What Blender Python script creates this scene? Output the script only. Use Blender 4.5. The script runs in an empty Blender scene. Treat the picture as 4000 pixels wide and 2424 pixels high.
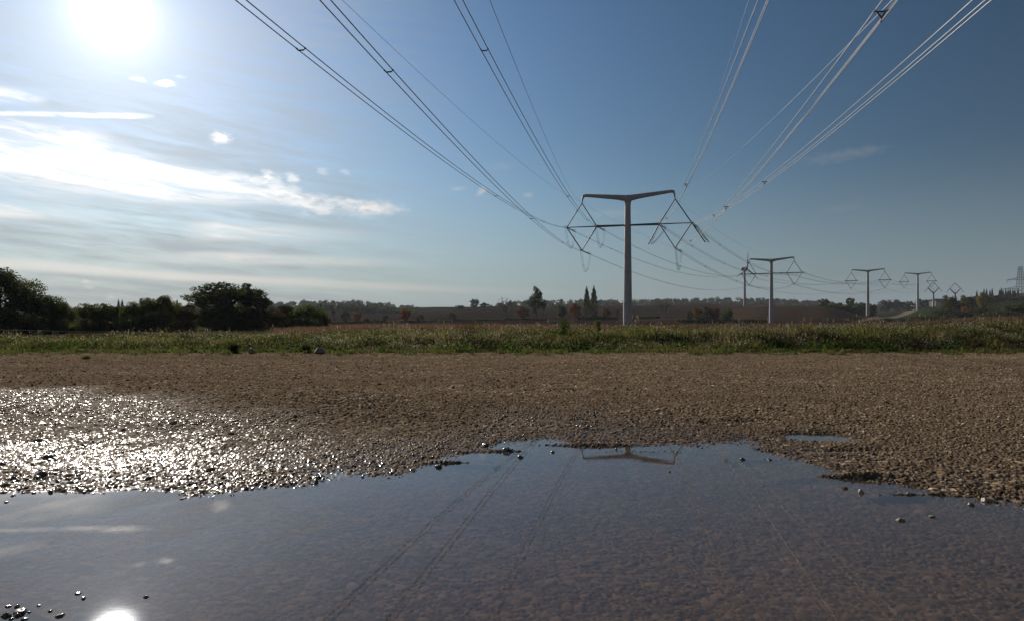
import bpy, math, random
import numpy as np
from mathutils import Vector, Matrix
rng = np.random.default_rng(7); random.seed(7)
R = math.radians
SC = bpy.context.scene; COL = SC.collection
F = 2667.0; HZ = 1257.0; EYE = 1.4
SUN_AZ, SUN_EL = R(-30.3), R(21.4)

# ------------------------------------------------------------------ helpers
def PX(px, py, Y):
    return ((px-2000)/F*Y, Y, EYE+(HZ-py)/F*Y)

def tag(o, label=None, cat=None, group=None, kind=None):
    for k, v in (('label', label), ('category', cat), ('group', group), ('kind', kind)):
        if v: o[k] = v
    return o

def empty(name, loc, rz=0, scale=None):
    o = bpy.data.objects.new(name, None); COL.objects.link(o)
    o.location = loc; o.rotation_euler = (0, 0, rz); o.empty_display_size = .5
    if scale: o.scale = scale
    return o

def mesh_obj(name, V, Fc, mat=None, parent=None, smooth=False, attrs=None):
    """V (n,3), Fc (m,k) with one k for all faces"""
    V = np.asarray(V, np.float32); Fc = np.asarray(Fc, np.int32)
    me = bpy.data.meshes.new(name)
    k = Fc.shape[1]; m = len(Fc)
    me.vertices.add(len(V)); me.vertices.foreach_set('co', V.ravel())
    me.loops.add(m*k); me.loops.foreach_set('vertex_index', Fc.ravel())
    me.polygons.add(m)
    me.polygons.foreach_set('loop_start', np.arange(0, m*k, k, dtype=np.int32))
    me.polygons.foreach_set('use_smooth', np.full(m, smooth, bool))
    me.update(calc_edges=True)
    if attrs is not None:
        for an, av in attrs.items():
            a = me.color_attributes.new(an, 'FLOAT_COLOR', 'POINT')
            c = np.ones((len(V), 4), np.float32); av = np.asarray(av, np.float32)
            c[:, :av.shape[1]] = av
            a.data.foreach_set('color', c.ravel())
    if mat: me.materials.append(mat)
    o = bpy.data.objects.new(name, me); COL.objects.link(o); o.parent = parent
    return o

class MB:
    """collects quads; builds one mesh object"""
    def __init__(s): s.v = []; s.f = []; s.n = 0
    def add(s, V, Q):
        V = np.asarray(V, float); s.v.append(V); s.f.append(np.asarray(Q)+s.n); s.n += len(V)
    def tube(s, P, r, seg=8, sq=1.0, cap=True):
        P = np.asarray(P, float); n = len(P)
        r = np.broadcast_to(np.asarray(r, float), (n,))
        T = np.gradient(P, axis=0); T /= np.linalg.norm(T, axis=1)[:, None]+1e-12
        ref = np.array([0, 1., 0]) if abs(T[:, 1]).max() < .9 else np.array([1., 0, 0])
        if np.abs(T @ ref).max() > .97: ref = np.array([.3, .2, .93])
        A = np.cross(T, ref); A /= np.linalg.norm(A, axis=1)[:, None]
        B = np.cross(T, A)
        a = np.linspace(0, 2*math.pi, seg, endpoint=False)
        V = P[:, None]+r[:, None, None]*(np.cos(a)[None, :, None]*A[:, None]+sq*np.sin(a)[None, :, None]*B[:, None])
        V = V.reshape(-1, 3)
        i, j = np.meshgrid(np.arange(n-1), np.arange(seg), indexing='ij'); j2 = (j+1) % seg
        Q = np.stack([i*seg+j, i*seg+j2, (i+1)*seg+j2, (i+1)*seg+j], -1).reshape(-1, 4)
        s.add(V, Q)
        if cap:
            for e in (0, n-1):
                c = V[e*seg:(e+1)*seg]; m = seg//2-1
                q = [[k, k+1, seg-2-k, seg-1-k] for k in range(m)]
                if e == 0: q = [x[::-1] for x in q]
                s.add(c, q)
    def box(s, c, d, rz=0):
        x, y, z = np.array(d)/2
        V = np.array([[a*x, b*y, e*z] for e in (-1, 1) for b in (-1, 1) for a in (-1, 1)])
        cs, sn = math.cos(rz), math.sin(rz)
        V = V @ np.array([[cs, sn, 0], [-sn, cs, 0], [0, 0, 1]])+np.array(c)
        s.add(V, [[0, 2, 3, 1], [4, 5, 7, 6], [0, 1, 5, 4], [1, 3, 7, 5], [3, 2, 6, 7], [2, 0, 4, 6]])
    def build(s, name, mat, parent=None, smooth=True):
        o = mesh_obj(name, np.concatenate(s.v), np.concatenate(s.f), mat, parent, smooth)
        return o

def lathe(prof, seg=24):
    m = MB(); p = np.array([[0, 0, z] for r, z in prof]); 
    a = np.linspace(0, 2*math.pi, seg, endpoint=False)
    V = np.array([[r*math.cos(t), r*math.sin(t), z] for r, z in prof for t in a])
    n = len(prof)
    i, j = np.meshgrid(np.arange(n-1), np.arange(seg), indexing='ij'); j2 = (j+1) % seg
    m.add(V, np.stack([i*seg+j, i*seg+j2, (i+1)*seg+j2, (i+1)*seg+j], -1).reshape(-1, 4))
    return m

def hash2(i, j, k=0):
    i = (i.astype(np.int64)*374761393+j.astype(np.int64)*668265263+k*1442695041) & 0xffffffff
    i = ((i ^ (i >> 13))*1274126177) & 0xffffffff
    i = ((i ^ (i >> 16))*2246822519) & 0xffffffff
    i = i ^ (i >> 15)
    return (i & 0xffffff)/float(0xffffff)

def vnoise(x, y, s, k=0):
    x = x/s; y = y/s; i = np.floor(x); j = np.floor(y); u = x-i; v = y-j
    u = u*u*(3-2*u); v = v*v*(3-2*v)
    i = i.astype(np.int64); j = j.astype(np.int64)
    return (hash2(i, j, k)*(1-u)+hash2(i+1, j, k)*u)*(1-v)+(hash2(i, j+1, k)*(1-u)+hash2(i+1, j+1, k)*u)*v

def fbm(x, y, s, o=3, k=0):
    t = 0; a = 1; n = 0
    for q in range(o):
        t = t+a*vnoise(x, y, s, k+q*17); n += a; a *= .5; s *= .5
    return t/n*2-1

# ------------------------------------------------------------------ materials
def new_mat(name):
    m = bpy.data.materials.new(name); m.use_nodes = True
    nt = m.node_tree; b = nt.nodes['Principled BSDF']
    return m, nt, b
def N(nt, t, **kw):
    n = nt.nodes.new(t)
    for k, v in kw.items(): setattr(n, k, v)
    return n
def noise(nt, scale, detail=4, coord='Object', rough=.6):
    tc = N(nt, 'ShaderNodeTexCoord'); n = N(nt, 'ShaderNodeTexNoise')
    n.inputs['Scale'].default_value = scale; n.inputs['Detail'].default_value = detail
    n.inputs['Roughness'].default_value = rough
    nt.links.new(tc.outputs[coord], n.inputs['Vector']); return n
def ramp(nt, fac, stops):
    r = N(nt, 'ShaderNodeValToRGB'); e = r.color_ramp.elements
    while len(e) < len(stops): e.new(.5)
    for x, (p, c) in zip(e, stops): x.position = p; x.color = (*c, 1)
    nt.links.new(fac, r.inputs['Fac']); return r
def simple(name, c, rough=.6, metal=0, var=.15, scale=2., bump=0, spec=.5):
    m, nt, b = new_mat(name)
    n = noise(nt, scale)
    r = ramp(nt, n.outputs['Fac'], [(.3, tuple(x*(1-var) for x in c)), (.7, tuple(min(1, x*(1+var)) for x in c))])
    nt.links.new(r.outputs['Color'], b.inputs['Base Color'])
    b.inputs['Roughness'].default_value = rough; b.inputs['Metallic'].default_value = metal
    b.inputs['Specular IOR Level'].default_value = spec
    if bump:
        bp = N(nt, 'ShaderNodeBump'); bp.inputs['Strength'].default_value = bump
        nt.links.new(n.outputs['Fac'], bp.inputs['Height']); nt.links.new(bp.outputs['Normal'], b.inputs['Normal'])
    return m
def leaf_mat(name, dark, light, trans=.35, tcol=None):
    m = bpy.data.materials.new(name); m.use_nodes = True; nt = m.node_tree
    nt.nodes.clear(); out = N(nt, 'ShaderNodeOutputMaterial')
    at = N(nt, 'ShaderNodeAttribute'); at.attribute_name = 'rnd'
    sp = N(nt, 'ShaderNodeSeparateColor'); nt.links.new(at.outputs['Color'], sp.inputs['Color'])
    r = ramp(nt, sp.outputs[0], [(0, dark), (1, light)])
    d = N(nt, 'ShaderNodeBsdfDiffuse'); t = N(nt, 'ShaderNodeBsdfTranslucent'); mx = N(nt, 'ShaderNodeMixShader')
    mx.inputs[0].default_value = trans
    nt.links.new(r.outputs['Color'], d.inputs['Color'])
    hs = N(nt, 'ShaderNodeHueSaturation'); hs.inputs['Value'].default_value = 1.5; hs.inputs['Saturation'].default_value = 1.1
    nt.links.new(r.outputs['Color'], hs.inputs['Color']); nt.links.new(hs.outputs['Color'], t.inputs['Color'])
    nt.links.new(d.outputs[0], mx.inputs[1]); nt.links.new(t.outputs[0], mx.inputs[2])
    nt.links.new(mx.outputs[0], out.inputs['Surface'])
    return m
def colattr_mat(name, trans=.3):
    """colour straight from the blades' own colours"""
    m = bpy.data.materials.new(name); m.use_nodes = True; nt = m.node_tree
    nt.nodes.clear(); out = N(nt, 'ShaderNodeOutputMaterial')
    at = N(nt, 'ShaderNodeAttribute'); at.attribute_name = 'col'
    d = N(nt, 'ShaderNodeBsdfDiffuse'); t = N(nt, 'ShaderNodeBsdfTranslucent'); mx = N(nt, 'ShaderNodeMixShader')
    mx.inputs[0].default_value = trans
    nt.links.new(at.outputs['Color'], d.inputs['Color']); nt.links.new(at.outputs['Color'], t.inputs['Color'])
    nt.links.new(d.outputs[0], mx.inputs[1]); nt.links.new(t.outputs[0], mx.inputs[2])
    nt.links.new(mx.outputs[0], out.inputs['Surface'])
    return m

M = {}
M['concrete'] = simple('pale_painted_steel', (.42, .42, .43), .5, 0, .13, .9)
M['steel_dark'] = simple('galvanised_steel', (.045, .045, .05), .6, 0, .15, 3)
M['insul'] = simple('insulator_rubber', (.075, .078, .085), .4, 0, .15, 5)
M['wire'] = simple('aluminium_conductor', (.42, .42, .42), .32, .75, .05, 3)
M['black'] = simple('dark_cap', (.02, .02, .022), .5)
M['bark'] = simple('bark', (.055, .045, .037), .9, 0, .3, 6, .3)
M['wood'] = simple('weathered_post', (.40, .38, .34), .8, 0, .2, 8, .2)
M['fwire'] = simple('white_fence_tape', (.6, .6, .58), .5)
M['rock'] = simple('limestone_rock', (.23, .19, .155), .75, 0, .35, 7, .5)
M['rockwet'] = simple('wet_limestone_rock', (.12, .10, .08), .22, 0, .35, 30, .4)
M['rockpale'] = simple('pale_limestone_rock', (.42, .37, .31), .6, 0, .25, 30, .5)
M['orange'] = simple('orange_plastic', (.65, .09, .03), .5)
M['turb'] = simple('turbine_white', (.33, .33, .34), .45, 0, .04, .3)
M['barn'] = simple('barn_cladding', (.16, .16, .16), .7, 0, .1, .5)
M['barnroof'] = simple('barn_roof', (.10, .10, .105), .6, 0, .1, .5)
M['barndoor'] = simple('barn_door', (.6, .6, .58), .5, 0, .05, .5)
M['stick'] = simple('bleached_stick', (.5, .44, .36), .8, 0, .2, 20, .3)

LEAF = {
 'dark': leaf_mat('leaves_dark', (.022, .029, .011), (.085, .092, .032), .5),
 'mid': leaf_mat('leaves_mid', (.028, .038, .013), (.090, .105, .032), .48),
 'green': leaf_mat('leaves_green', (.035, .055, .012), (.085, .115, .028), .45),
 'brown': leaf_mat('leaves_brown', (.030, .022, .012), (.085, .065, .028), .35),
 'orange': leaf_mat('leaves_orange', (.075, .040, .012), (.25, .115, .030), .4),
 'red': leaf_mat('leaves_red', (.06, .022, .014), (.19, .065, .035), .35),
 'yellow': leaf_mat('leaves_yellow', (.085, .065, .010), (.24, .18, .030), .4),
 'olive': leaf_mat('leaves_olive', (.045, .045, .012), (.12, .115, .028), .4),
 'grey': leaf_mat('leaves_greygreen', (.035, .045, .025), (.10, .12, .065), .35),
 'wood': leaf_mat('leaves_woodland', (.022, .030, .012), (.075, .080, .030), .3),
}

# ------------------------------------------------------------------ terrain
# surface height read as picture height py at distance Y for several directions
cols = np.array([-900, 0, 1000, 1500, 2000, 2500, 2800, 3000, 3200, 3400, 3500, 3650, 3850, 4000, 4900], float)
YK = np.array([28.6, 30.5, 34, 45, 100, 190, 300, 400, 450, 530, 600, 672, 800, 1000, 1200, 1500, 2200, 4000], float)
Zt = np.zeros((len(cols), len(YK)))
def row(i, zs): Zt[i, :] = zs
Lz = [-.12, .07, .16, .05, -.3, -.35, -.1, .5, .9, 1.8, 2.8, 4.2, 7, 12, 18, 26, 28, 28]
row(0, Lz); row(1, Lz)
row(2, [-.12, .08, .2, .2, 0., -.2, .0, .6, 1, 2.0, 3.2, 4.8, 8, 14, 22, 34, 36, 30])
row(3, [-.12, .08, .25, .28, .1, 0, .1, .4, .8, 1.9, 3.4, 5.2, 9, 15, 23, 33, 34, 30])
row(4, [-.12, .08, .28, .3, .12, 0, .1, 1.2, 2.2, 4.2, 7, 10.5, 16.5, 23, 28, 35, 36, 32])
row(5, [-.12, .08, .28, .3, .15, 0, .1, 1.0, 2.2, 4.4, 7.5, 11.5, 18, 25, 30, 38, 40, 34])
row(6, [-.12, .08, .30, .3, .2, .1, .2, 1.2, 3.5, 8.0, 11.5, 14.5, 20, 27, 32, 40, 42, 36])
row(7, [-.12, .08, .30, .35, .25, .15, .3, 1.1, 7., 13.5, 14, 13, 16, 24, 31, 40, 42, 36])
row(8, [-.12, .08, .32, .4, .35, .2, .4, 1.5, 7.5, 13.6, 14, 12, 14, 20, 27, 34, 36, 34])
row(9, [-.12, .08, .35, .45, .5, .4, .6, 1.2, 2.2, 6.0, 6, 6, 10, 14, 18, 24, 28, 30])
row(10, [-.12, .08, .35, .45, .6, .6, 1.0, 1.8, 2.2, 3.6, 7.0, 11.0, 14, 16, 18, 22, 26, 28])
row(11, [-.12, .08, .38, .5, .8, .9, 1.6, 2.6, 3.4, 6.5, 11.5, 15.3, 17, 19, 22, 26, 30, 30])
row(12, [-.12, .08, .40, .6, 1.3, 1.9, 3.2, 4.8, 6.5, 11, 15.5, 18.5, 22, 30, 36, 42, 42, 36])
row(13, [-.12, .08, .40, .7, 1.5, 2.2, 3.6, 5.4, 7.5, 12, 17., 21, 26, 34, 40, 46, 46, 40])
Zt[14] = Zt[13]
def terrain(X, Y):
    X = np.asarray(X, float); Y = np.maximum(np.asarray(Y, float), 1.)
    c = np.clip(2000+F*X/Y, cols[0], cols[-1]-1e-3); y = np.clip(Y, YK[0], YK[-1]-1e-3)
    i = np.clip(np.searchsorted(cols, c, 'right')-1, 0, len(cols)-2)
    j = np.clip(np.searchsorted(YK, y, 'right')-1, 0, len(YK)-2)
    u = (c-cols[i])/(cols[i+1]-cols[i]); v = (y-YK[j])/(YK[j+1]-YK[j])
    u = u*u*(3-2*u)
    z = (Zt[i, j]*(1-u)+Zt[i+1, j]*u)*(1-v)+(Zt[i, j+1]*(1-u)+Zt[i+1, j+1]*u)*v
    return z+fbm(X, Y, 40, 3, 5)*np.clip((Y-45)/400, 0, 1)*.9+fbm(X, Y, 3.5, 2, 9)*.06*np.clip((Y-29.5)/2, 0, 1)+fbm(X, Y*.6, 1.6, 3, 19)*.085*np.clip(1-np.abs(Y-30)/3, 0, 1)
def tz(X, Y): return float(terrain(np.array([X]), np.array([Y]))[0])

# shoreline of the big puddle, world coordinates
sl = [(-900, 1900), (-200, 1885), (0, 1893), (240, 1872), (530, 1893), (800, 1916), (1170, 1875), (1400, 1842), (1620, 1830), (1700, 1800),
      (1800, 1775), (1850, 1745), (1965, 1700), (2160, 1703), (2240, 1722), (2450, 1717), (2660, 1726), (2800, 1722),
      (2950, 1745), (3080, 1785), (3250, 1825), (3410, 1862), (3700, 1940), (4000, 1980), (4500, 2020), (5500, 2060)]
SLX = []; SLY = []
for a, b in sl:
    y = EYE*F/(b-HZ); SLX.append((a-2000)/F*y); SLY.append(y)
o_ = np.argsort(SLX); SLX = np.array(SLX)[o_]; SLY = np.array(SLY)[o_]
def gauss(X, Y, px, py, rx, ry):
    y0 = EYE*F/(py-HZ); x0 = (px-2000)/F*y0
    return np.exp(-((X-x0)/rx)**2-((Y-y0)/ry)**2)
def yard_base(X, Y):
    d = Y-np.interp(X, SLX, SLY)+fbm(X, Y, 1.1, 4, 2)*.26
    z = np.where(d > 0, .062*np.tanh(d*.20), -.085*np.tanh(-d*.45))-.004
    far = np.clip((Y-8)/10, 0, 1)
    z = z+fbm(X, Y, 1.3, 3, 11)*.010+fbm(X, Y, .35, 3, 13)*.011+fbm(X, Y, 5, 2, 12)*.022*far
    z = z-.080*gauss(X, Y, 3200, 1708, .42, .30)-.03*gauss(X, Y, 3330, 1765, .5, .10)-.03*gauss(X, Y, 2950, 1652, .4, .15)
    z = z+.034*gauss(X, Y, 3180, 1858, .45, .07)+.045*gauss(X, Y, 3350, 1864, .3, .07)+.050*gauss(X, Y, 3500, 1930, .30, .06)+.03*gauss(X, Y, 2930, 1790, .3, .06)
    z = z+.042*gauss(X, Y, 1960, 1762, .30, .12)+.034*gauss(X, Y, 1830, 1806, .45, .07)+.036*gauss(X, Y, 2290, 1738, .6, .10)+.018*gauss(X, Y, 2520, 1762, .5, .05)
    z = z+.080*gauss(X, Y, 40, 2405, .14, .05)+.070*gauss(X, Y, 80, 2372, .09, .03)+.02*gauss(X, Y, 180, 1910, .7, .22)
    return z+.15*np.clip((np.abs(X+.5)-7.6)/2.2, 0, 1)**1.3*np.clip((9-Y)/3, 0, 1)+.15*np.clip((1.2-Y)/1.5, 0, 1)
def stones(X, Y, cell, seed, keep=1.0, r0=.62, flat=.5):
    """height and identity of the tallest rounded stone over each point"""
    gx = X/cell; gy = Y/cell; i0 = np.floor(gx).astype(np.int64); j0 = np.floor(gy).astype(np.int64)
    H = np.zeros_like(X); I = np.zeros_like(X)
    for di in (-1, 0, 1):
        for dj in (-1, 0, 1):
            i = i0+di; j = j0+dj
            a = hash2(i, j, seed); b = hash2(i, j, seed+1); c = hash2(i, j, seed+2); e = hash2(i, j, seed+3)
            dx = gx-(i+.15+.7*a); dy = gy-(j+.15+.7*b)
            th = c*6.283; cs = np.cos(th); sn = np.sin(th)
            p = (dx*cs+dy*sn); q = (-dx*sn+dy*cs)*(1.15+.8*e)
            rad = r0*(.45+.75*hash2(i, j, seed+4))
            dd = (np.abs(p)**2.6+np.abs(q)**2.6)/rad**2.6
            tilt = 1+(p*(a-.5)+q*(b-.5))*1.1
            h = rad*flat*(.6+.8*c)*np.clip(1-dd, 0, 1)**.55*tilt
            h = np.where(hash2(i, j, seed+5) < keep, h, 0)
            m = h > H; H = np.where(m, h, H); I = np.where(m, hash2(i, j, seed+6), I)
    return H*cell, I

WPX = np.array([-800, -200, 0, 500, 900, 1250, 1500, 1800, 2300]); WPY = np.array([1500, 1508, 1520, 1545, 1570, 1625, 1665, 1690, 1690]); WST = np.array([1, 1, 1, .85, .70, .58, .48, .38, .28])
def left_wet(X, Y):
    c = 2000+F*X/Y; yb = EYE*F/(np.interp(c, WPX, WPY)-HZ)
    return np.clip((yb-Y)/2.2+fbm(X, Y, 1.5, 3, 41)*.7+.25, 0, 1)*np.clip(np.interp(c, WPX, WST)+fbm(X, Y, 2.2, 3, 31)*.45, 0, 1)
# ---- fine gravel sheet
rows = [1.5]
while rows[-1] < 31.4:
    y = rows[-1]; rows.append(y+float(np.clip(y*y/(EYE*683)*.42, .0075, .021 if y < 13 else .055)))
Yr = np.array(rows); nc = 1720
tt = np.linspace(-.93, .93, nc)
Yg = np.repeat(Yr[:, None], nc, 1); Xg = tt[None]*(Yg*.88+2.6)
X = Xg.ravel(); Y = Yg.ravel()
base = yard_base(X, Y)
under = np.clip(-base/.04, 0, 1)
h1, id1 = stones(X, Y, .030, 100, 1, .66, .66)
h2, id2 = stones(X, Y, .065, 200, .55, .60, .52); h2 = h2*np.clip(vnoise(X*.6, Y, 1.5, 210)*1.8-.25, 0, 1.1); h2 = h2*(1-.65*under)
h3, id3 = stones(X, Y, .30, 300, .05, .20, .55)
h4, id4 = stones(X, Y, .095, 400, .10, .42, .5); h4 = h4*np.clip((Y-9)/8, 0, 1)
h5, id5 = stones(X, Y, .085, 500, .45, .55, .26); h5 = h5*under*.72
h1 = h1*(1-.55*under)
h = h1; idd = id1
for hq, iq in ((h2, id2), (h3, id3), (h4, id4), (h5, id5)):
    mq = hq > h; h = np.where(mq, hq, h); idd = np.where(mq, iq, idd)
Z = base+h
idd_c = np.where(base < -.006, idd*.5+.08, idd+(vnoise(X, Y*.8, .11, 230)-.5)*.55*np.clip((Y-7)/6, 0, 1))
wl = np.clip(1-(base)/.030, 0, 1)*np.where(base < -.010, 0, 1)                       # damp belt along the water
xl = -Xg.ravel()
leftwet = left_wet(X, Y)
wet = np.clip(np.maximum(wl**.7, leftwet), 0, 1)*np.clip((17-Y)/3, 0, 1)
wet = wet*(.10+.90*(hash2((idd*9973).astype(np.int64), (idd*777).astype(np.int64), 5) < np.clip(.095+.28*wl, 0, .95)))*(base > -.010)
crev = np.clip(h/.014+.6*(base < -.012), 0, 1)
tone = 1+.20*fbm(X*.3, Y, 2.6, 4, 220)+.10*fbm(X, Y, .7, 2, 221)
nr = len(Yr)
ii, jj = np.meshgrid(np.arange(nr-1), np.arange(nc-1), indexing='ij')
Q = np.stack([ii*nc+jj, ii*nc+jj+1, (ii+1)*nc+jj+1, (ii+1)*nc+jj], -1).reshape(-1, 4)

m, nt, b = new_mat('gravel'); M['gravel'] = m
at = N(nt, 'ShaderNodeAttribute'); at.attribute_name = 'col'
sp = N(nt, 'ShaderNodeSeparateColor'); nt.links.new(at.outputs['Color'], sp.inputs['Color'])
cr = ramp(nt, sp.outputs[0], [(0, (.090, .063, .041)), (.25, (.195, .140, .091)), (.5, (.345, .252, .167)), (.7, (.19, .143, .10)), (.86, (.51, .39, .27)), (1, (.76, .64, .49))])
ns = noise(nt, 55, 4); mm = N(nt, 'ShaderNodeMix', data_type='RGBA', blend_type='MULTIPLY')
rr = ramp(nt, ns.outputs['Fac'], [(.25, (.7, .68, .66)), (.75, (1.15, 1.13, 1.1))])
mm.inputs[0].default_value = 1; nt.links.new(cr.outputs['Color'], mm.inputs[6]); nt.links.new(rr.outputs['Color'], mm.inputs[7])
fines = N(nt, 'ShaderNodeMix', data_type='RGBA'); fines.inputs[6].default_value = (.125, .093, .066, 1)
nt.links.new(sp.outputs[2], fines.inputs[0]); nt.links.new(mm.outputs[2], fines.inputs[7])
wm = N(nt, 'ShaderNodeMix', data_type='RGBA', blend_type='MULTIPLY'); wm.inputs[7].default_value = (.46, .40, .34, 1)
nt.links.new(sp.outputs[1], wm.inputs[0]); nt.links.new(fines.outputs[2], wm.inputs[6])
nt.links.new(wm.outputs[2], b.inputs['Base Color'])
mr = N(nt, 'ShaderNodeMapRange'); mr.inputs['To Min'].default_value = .82; mr.inputs['To Max'].default_value = .13
nt.links.new(sp.outputs[1], mr.inputs['Value']); nt.links.new(mr.outputs[0], b.inputs['Roughness'])
ms = N(nt, 'ShaderNodeMapRange'); ms.inputs['To Min'].default_value = 0; ms.inputs['To Max'].default_value = .12
nt.links.new(sp.outputs[1], ms.inputs['Value']); nt.links.new(ms.outputs[0], b.inputs['Specular IOR Level'])
bp = N(nt, 'ShaderNodeBump'); bp.inputs['Strength'].default_value = .6; bp.inputs['Distance'].default_value = .0016
nb = noise(nt, 140, 3); nt.links.new(nb.outputs['Fac'], bp.inputs['Height']); nt.links.new(bp.outputs['Normal'], b.inputs['Normal'])
tag(mesh_obj('gravel_yard', np.stack([X, Y, Z], -1), Q, m, None, True, {'col': np.stack([np.clip(idd_c+(tone-1)*.6, 0, 1), wet, np.clip(crev*tone, 0, 1)], -1)}),
    'brown limestone gravel yard, wet and glittering near the puddle', kind='structure')
# coarse surround of the same yard, beyond the fine sheet
ax = np.linspace(-90, 90, 361); ay = np.concatenate([np.linspace(-60, 0, 60, endpoint=False), np.linspace(0, 28.9, 100)])
AX, AY = np.meshgrid(ax, ay); AX = AX.ravel(); AY = AY.ravel()
az = yard_base(AX, AY)-.035
i_, j_ = np.meshgrid(np.arange(len(ay)-1), np.arange(len(ax)-1), indexing='ij'); n_ = len(ax)
cx_ = AX.reshape(len(ay), len(ax)); cy_ = AY.reshape(len(ay), len(ax))
q_ = np.stack([i_*n_+j_, i_*n_+j_+1, (i_+1)*n_+j_+1, (i_+1)*n_+j_], -1)
qx = cx_[:-1, :-1]+.25; qy = cy_[:-1, :-1]
out_ = ~((np.abs(qx) < .93*(.88*qy+2.6)-1.2) & (qy > 2.2))
q_ = q_[out_].reshape(-1, 4)
tag(mesh_obj('gravel_apron', np.stack([AX, AY, az], -1), q_, m, None, True,
    {'col': np.stack([vnoise(AX, AY, .5, 77), np.zeros_like(AX), np.full_like(AX, .8)], -1)}), kind='structure')
del Xg, Yg, X, Y, base, h1, h2, h3, h4, h5, id1, id2, id3, id4, id5, hq, iq, mq, Z, Q, wet, leftwet, crev, under, idd, h

# ---- water
m = bpy.data.materials.new('puddle_water'); m.use_nodes = True; nt = m.node_tree; nt.nodes.clear()
out = N(nt, 'ShaderNodeOutputMaterial'); tr = N(nt, 'ShaderNodeBsdfTransparent'); gl = N(nt, 'ShaderNodeBsdfGlossy')
tr.inputs['Color'].default_value = (.82, .765, .72, 1); gl.inputs['Roughness'].default_value = .004
ge = N(nt, 'ShaderNodeNewGeometry'); dt_ = N(nt, 'ShaderNodeVectorMath', operation='DOT_PRODUCT')
def mth(op, a, b_=None):
    n = N(nt, 'ShaderNodeMath', operation=op)
    for i, q in enumerate((a, b_)):
        if q is None: continue
        if isinstance(q, (int, float)): n.inputs[i].default_value = q
        else: nt.links.new(q, n.inputs[i])
    return n.outputs[0]
nt.links.new(ge.outputs['Incoming'], dt_.inputs[0])
fres = mth('ADD', mth('MULTIPLY', mth('POWER', mth('SUBTRACT', 1.0, mth('ABSOLUTE', dt_.outputs['Value'])), 4.6), .975), .025); mx = N(nt, 'ShaderNodeMixShader')
tc = N(nt, 'ShaderNodeTexCoord'); mp = N(nt, 'ShaderNodeMapping'); mp.inputs['Scale'].default_value = (1, 1.6, 1)
nt.links.new(tc.outputs['Object'], mp.inputs['Vector'])
n1 = N(nt, 'ShaderNodeTexNoise'); n1.inputs['Scale'].default_value = 22; n1.inputs['Detail'].default_value = 3
n2 = N(nt, 'ShaderNodeTexNoise'); n2.inputs['Scale'].default_value = 1.7; n2.inputs['Detail'].default_value = 1
for n in (n1, n2): nt.links.new(mp.outputs[0], n.inputs['Vector'])
b1 = N(nt, 'ShaderNodeBump'); b1.inputs['Strength'].default_value = 1; b1.inputs['Distance'].default_value = .00004
b2 = N(nt, 'ShaderNodeBump'); b2.inputs['Strength'].default_value = 1; b2.inputs['Distance'].default_value = .0003
nt.links.new(n1.outputs['Fac'], b1.inputs['Height']); nt.links.new(n2.outputs['Fac'], b2.inputs['Height'])
nt.links.new(b1.outputs['Normal'], b2.inputs['Normal'])
nt.links.new(b2.outputs['Normal'], gl.inputs['Normal']); nt.links.new(b2.outputs['Normal'], dt_.inputs[1])
nt.links.new(fres, mx.inputs[0]); silt = N(nt, 'ShaderNodeBsdfDiffuse'); silt.inputs['Color'].default_value = (.215, .175, .155, 1); ms_ = N(nt, 'ShaderNodeMixShader')   # suspended silt
n3 = N(nt, 'ShaderNodeTexNoise'); n3.inputs['Scale'].default_value = .9; n3.inputs['Detail'].default_value = 3; nt.links.new(tc.outputs['Object'], n3.inputs['Vector'])
nt.links.new(mth('ADD', mth('MULTIPLY', n3.outputs['Fac'], .24), .10), ms_.inputs[0])
nt.links.new(tr.outputs[0], ms_.inputs[1]); nt.links.new(silt.outputs[0], ms_.inputs[2])
nt.links.new(ms_.outputs[0], mx.inputs[1]); nt.links.new(gl.outputs[0], mx.inputs[2])
nt.links.new(mx.outputs[0], out.inputs['Surface'])
tag(mesh_obj('puddle_water', [[-14, -6, 0], [14, -6, 0], [14, 9.8, 0], [-14, 9.8, 0]], [[0, 1, 2, 3]], m),
    'wide shallow puddle reflecting the sky over stones', kind='structure')

# ---- ground beyond
yy = [28.55]
while yy[-1] < 4500: yy.append(yy[-1]*1.012+.06)
yy = np.array(yy); nt_ = 640; t_ = np.linspace(-1.15, 1.15, nt_)
Yg = np.repeat(yy[:, None], nt_, 1); X = (t_[None]*Yg).ravel(); Y = Yg.ravel()
Z = terrain(X, Y); pxc = 2000+F*X/Y
g = np.zeros((len(X), 3))
def mixc(mask, c):
    global g
    g = g*(1-mask[:, None])+np.array(c)[None]*mask[:, None]
def sm(x, a, b): t = np.clip((x-a)/(b-a), 0, 1); return t*t*(3-2*t)
nz = fbm(X, Y, 30, 3, 51); g[:] = (.045, .055, .022)
mixc(sm(Y+nz*3, 40, 47)*(.25+.75*sm(pxc, 1000, 1300)), (.10, .064, .036))                 # dry grass field
mixc(sm(Y+nz*20, 230, 330), (.036, .024, .019))              # ploughed soil
mixc(sm(Y, 405, 425)*(1-sm(pxc, 3330, 3440))*sm(pxc, 2780, 2840), (.060, .041, .029))
mixc(sm(pxc+nz*40, 3400, 3500)*sm(Y, 380, 460), (.028, .045, .016))   # green bank
mixc(sm(pxc+nz*60, 3700, 3800)*sm(Y, 160, 260), (.028, .030, .015))
mixc(sm(Y, 1050, 1150), (.018, .024, .012))
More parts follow.
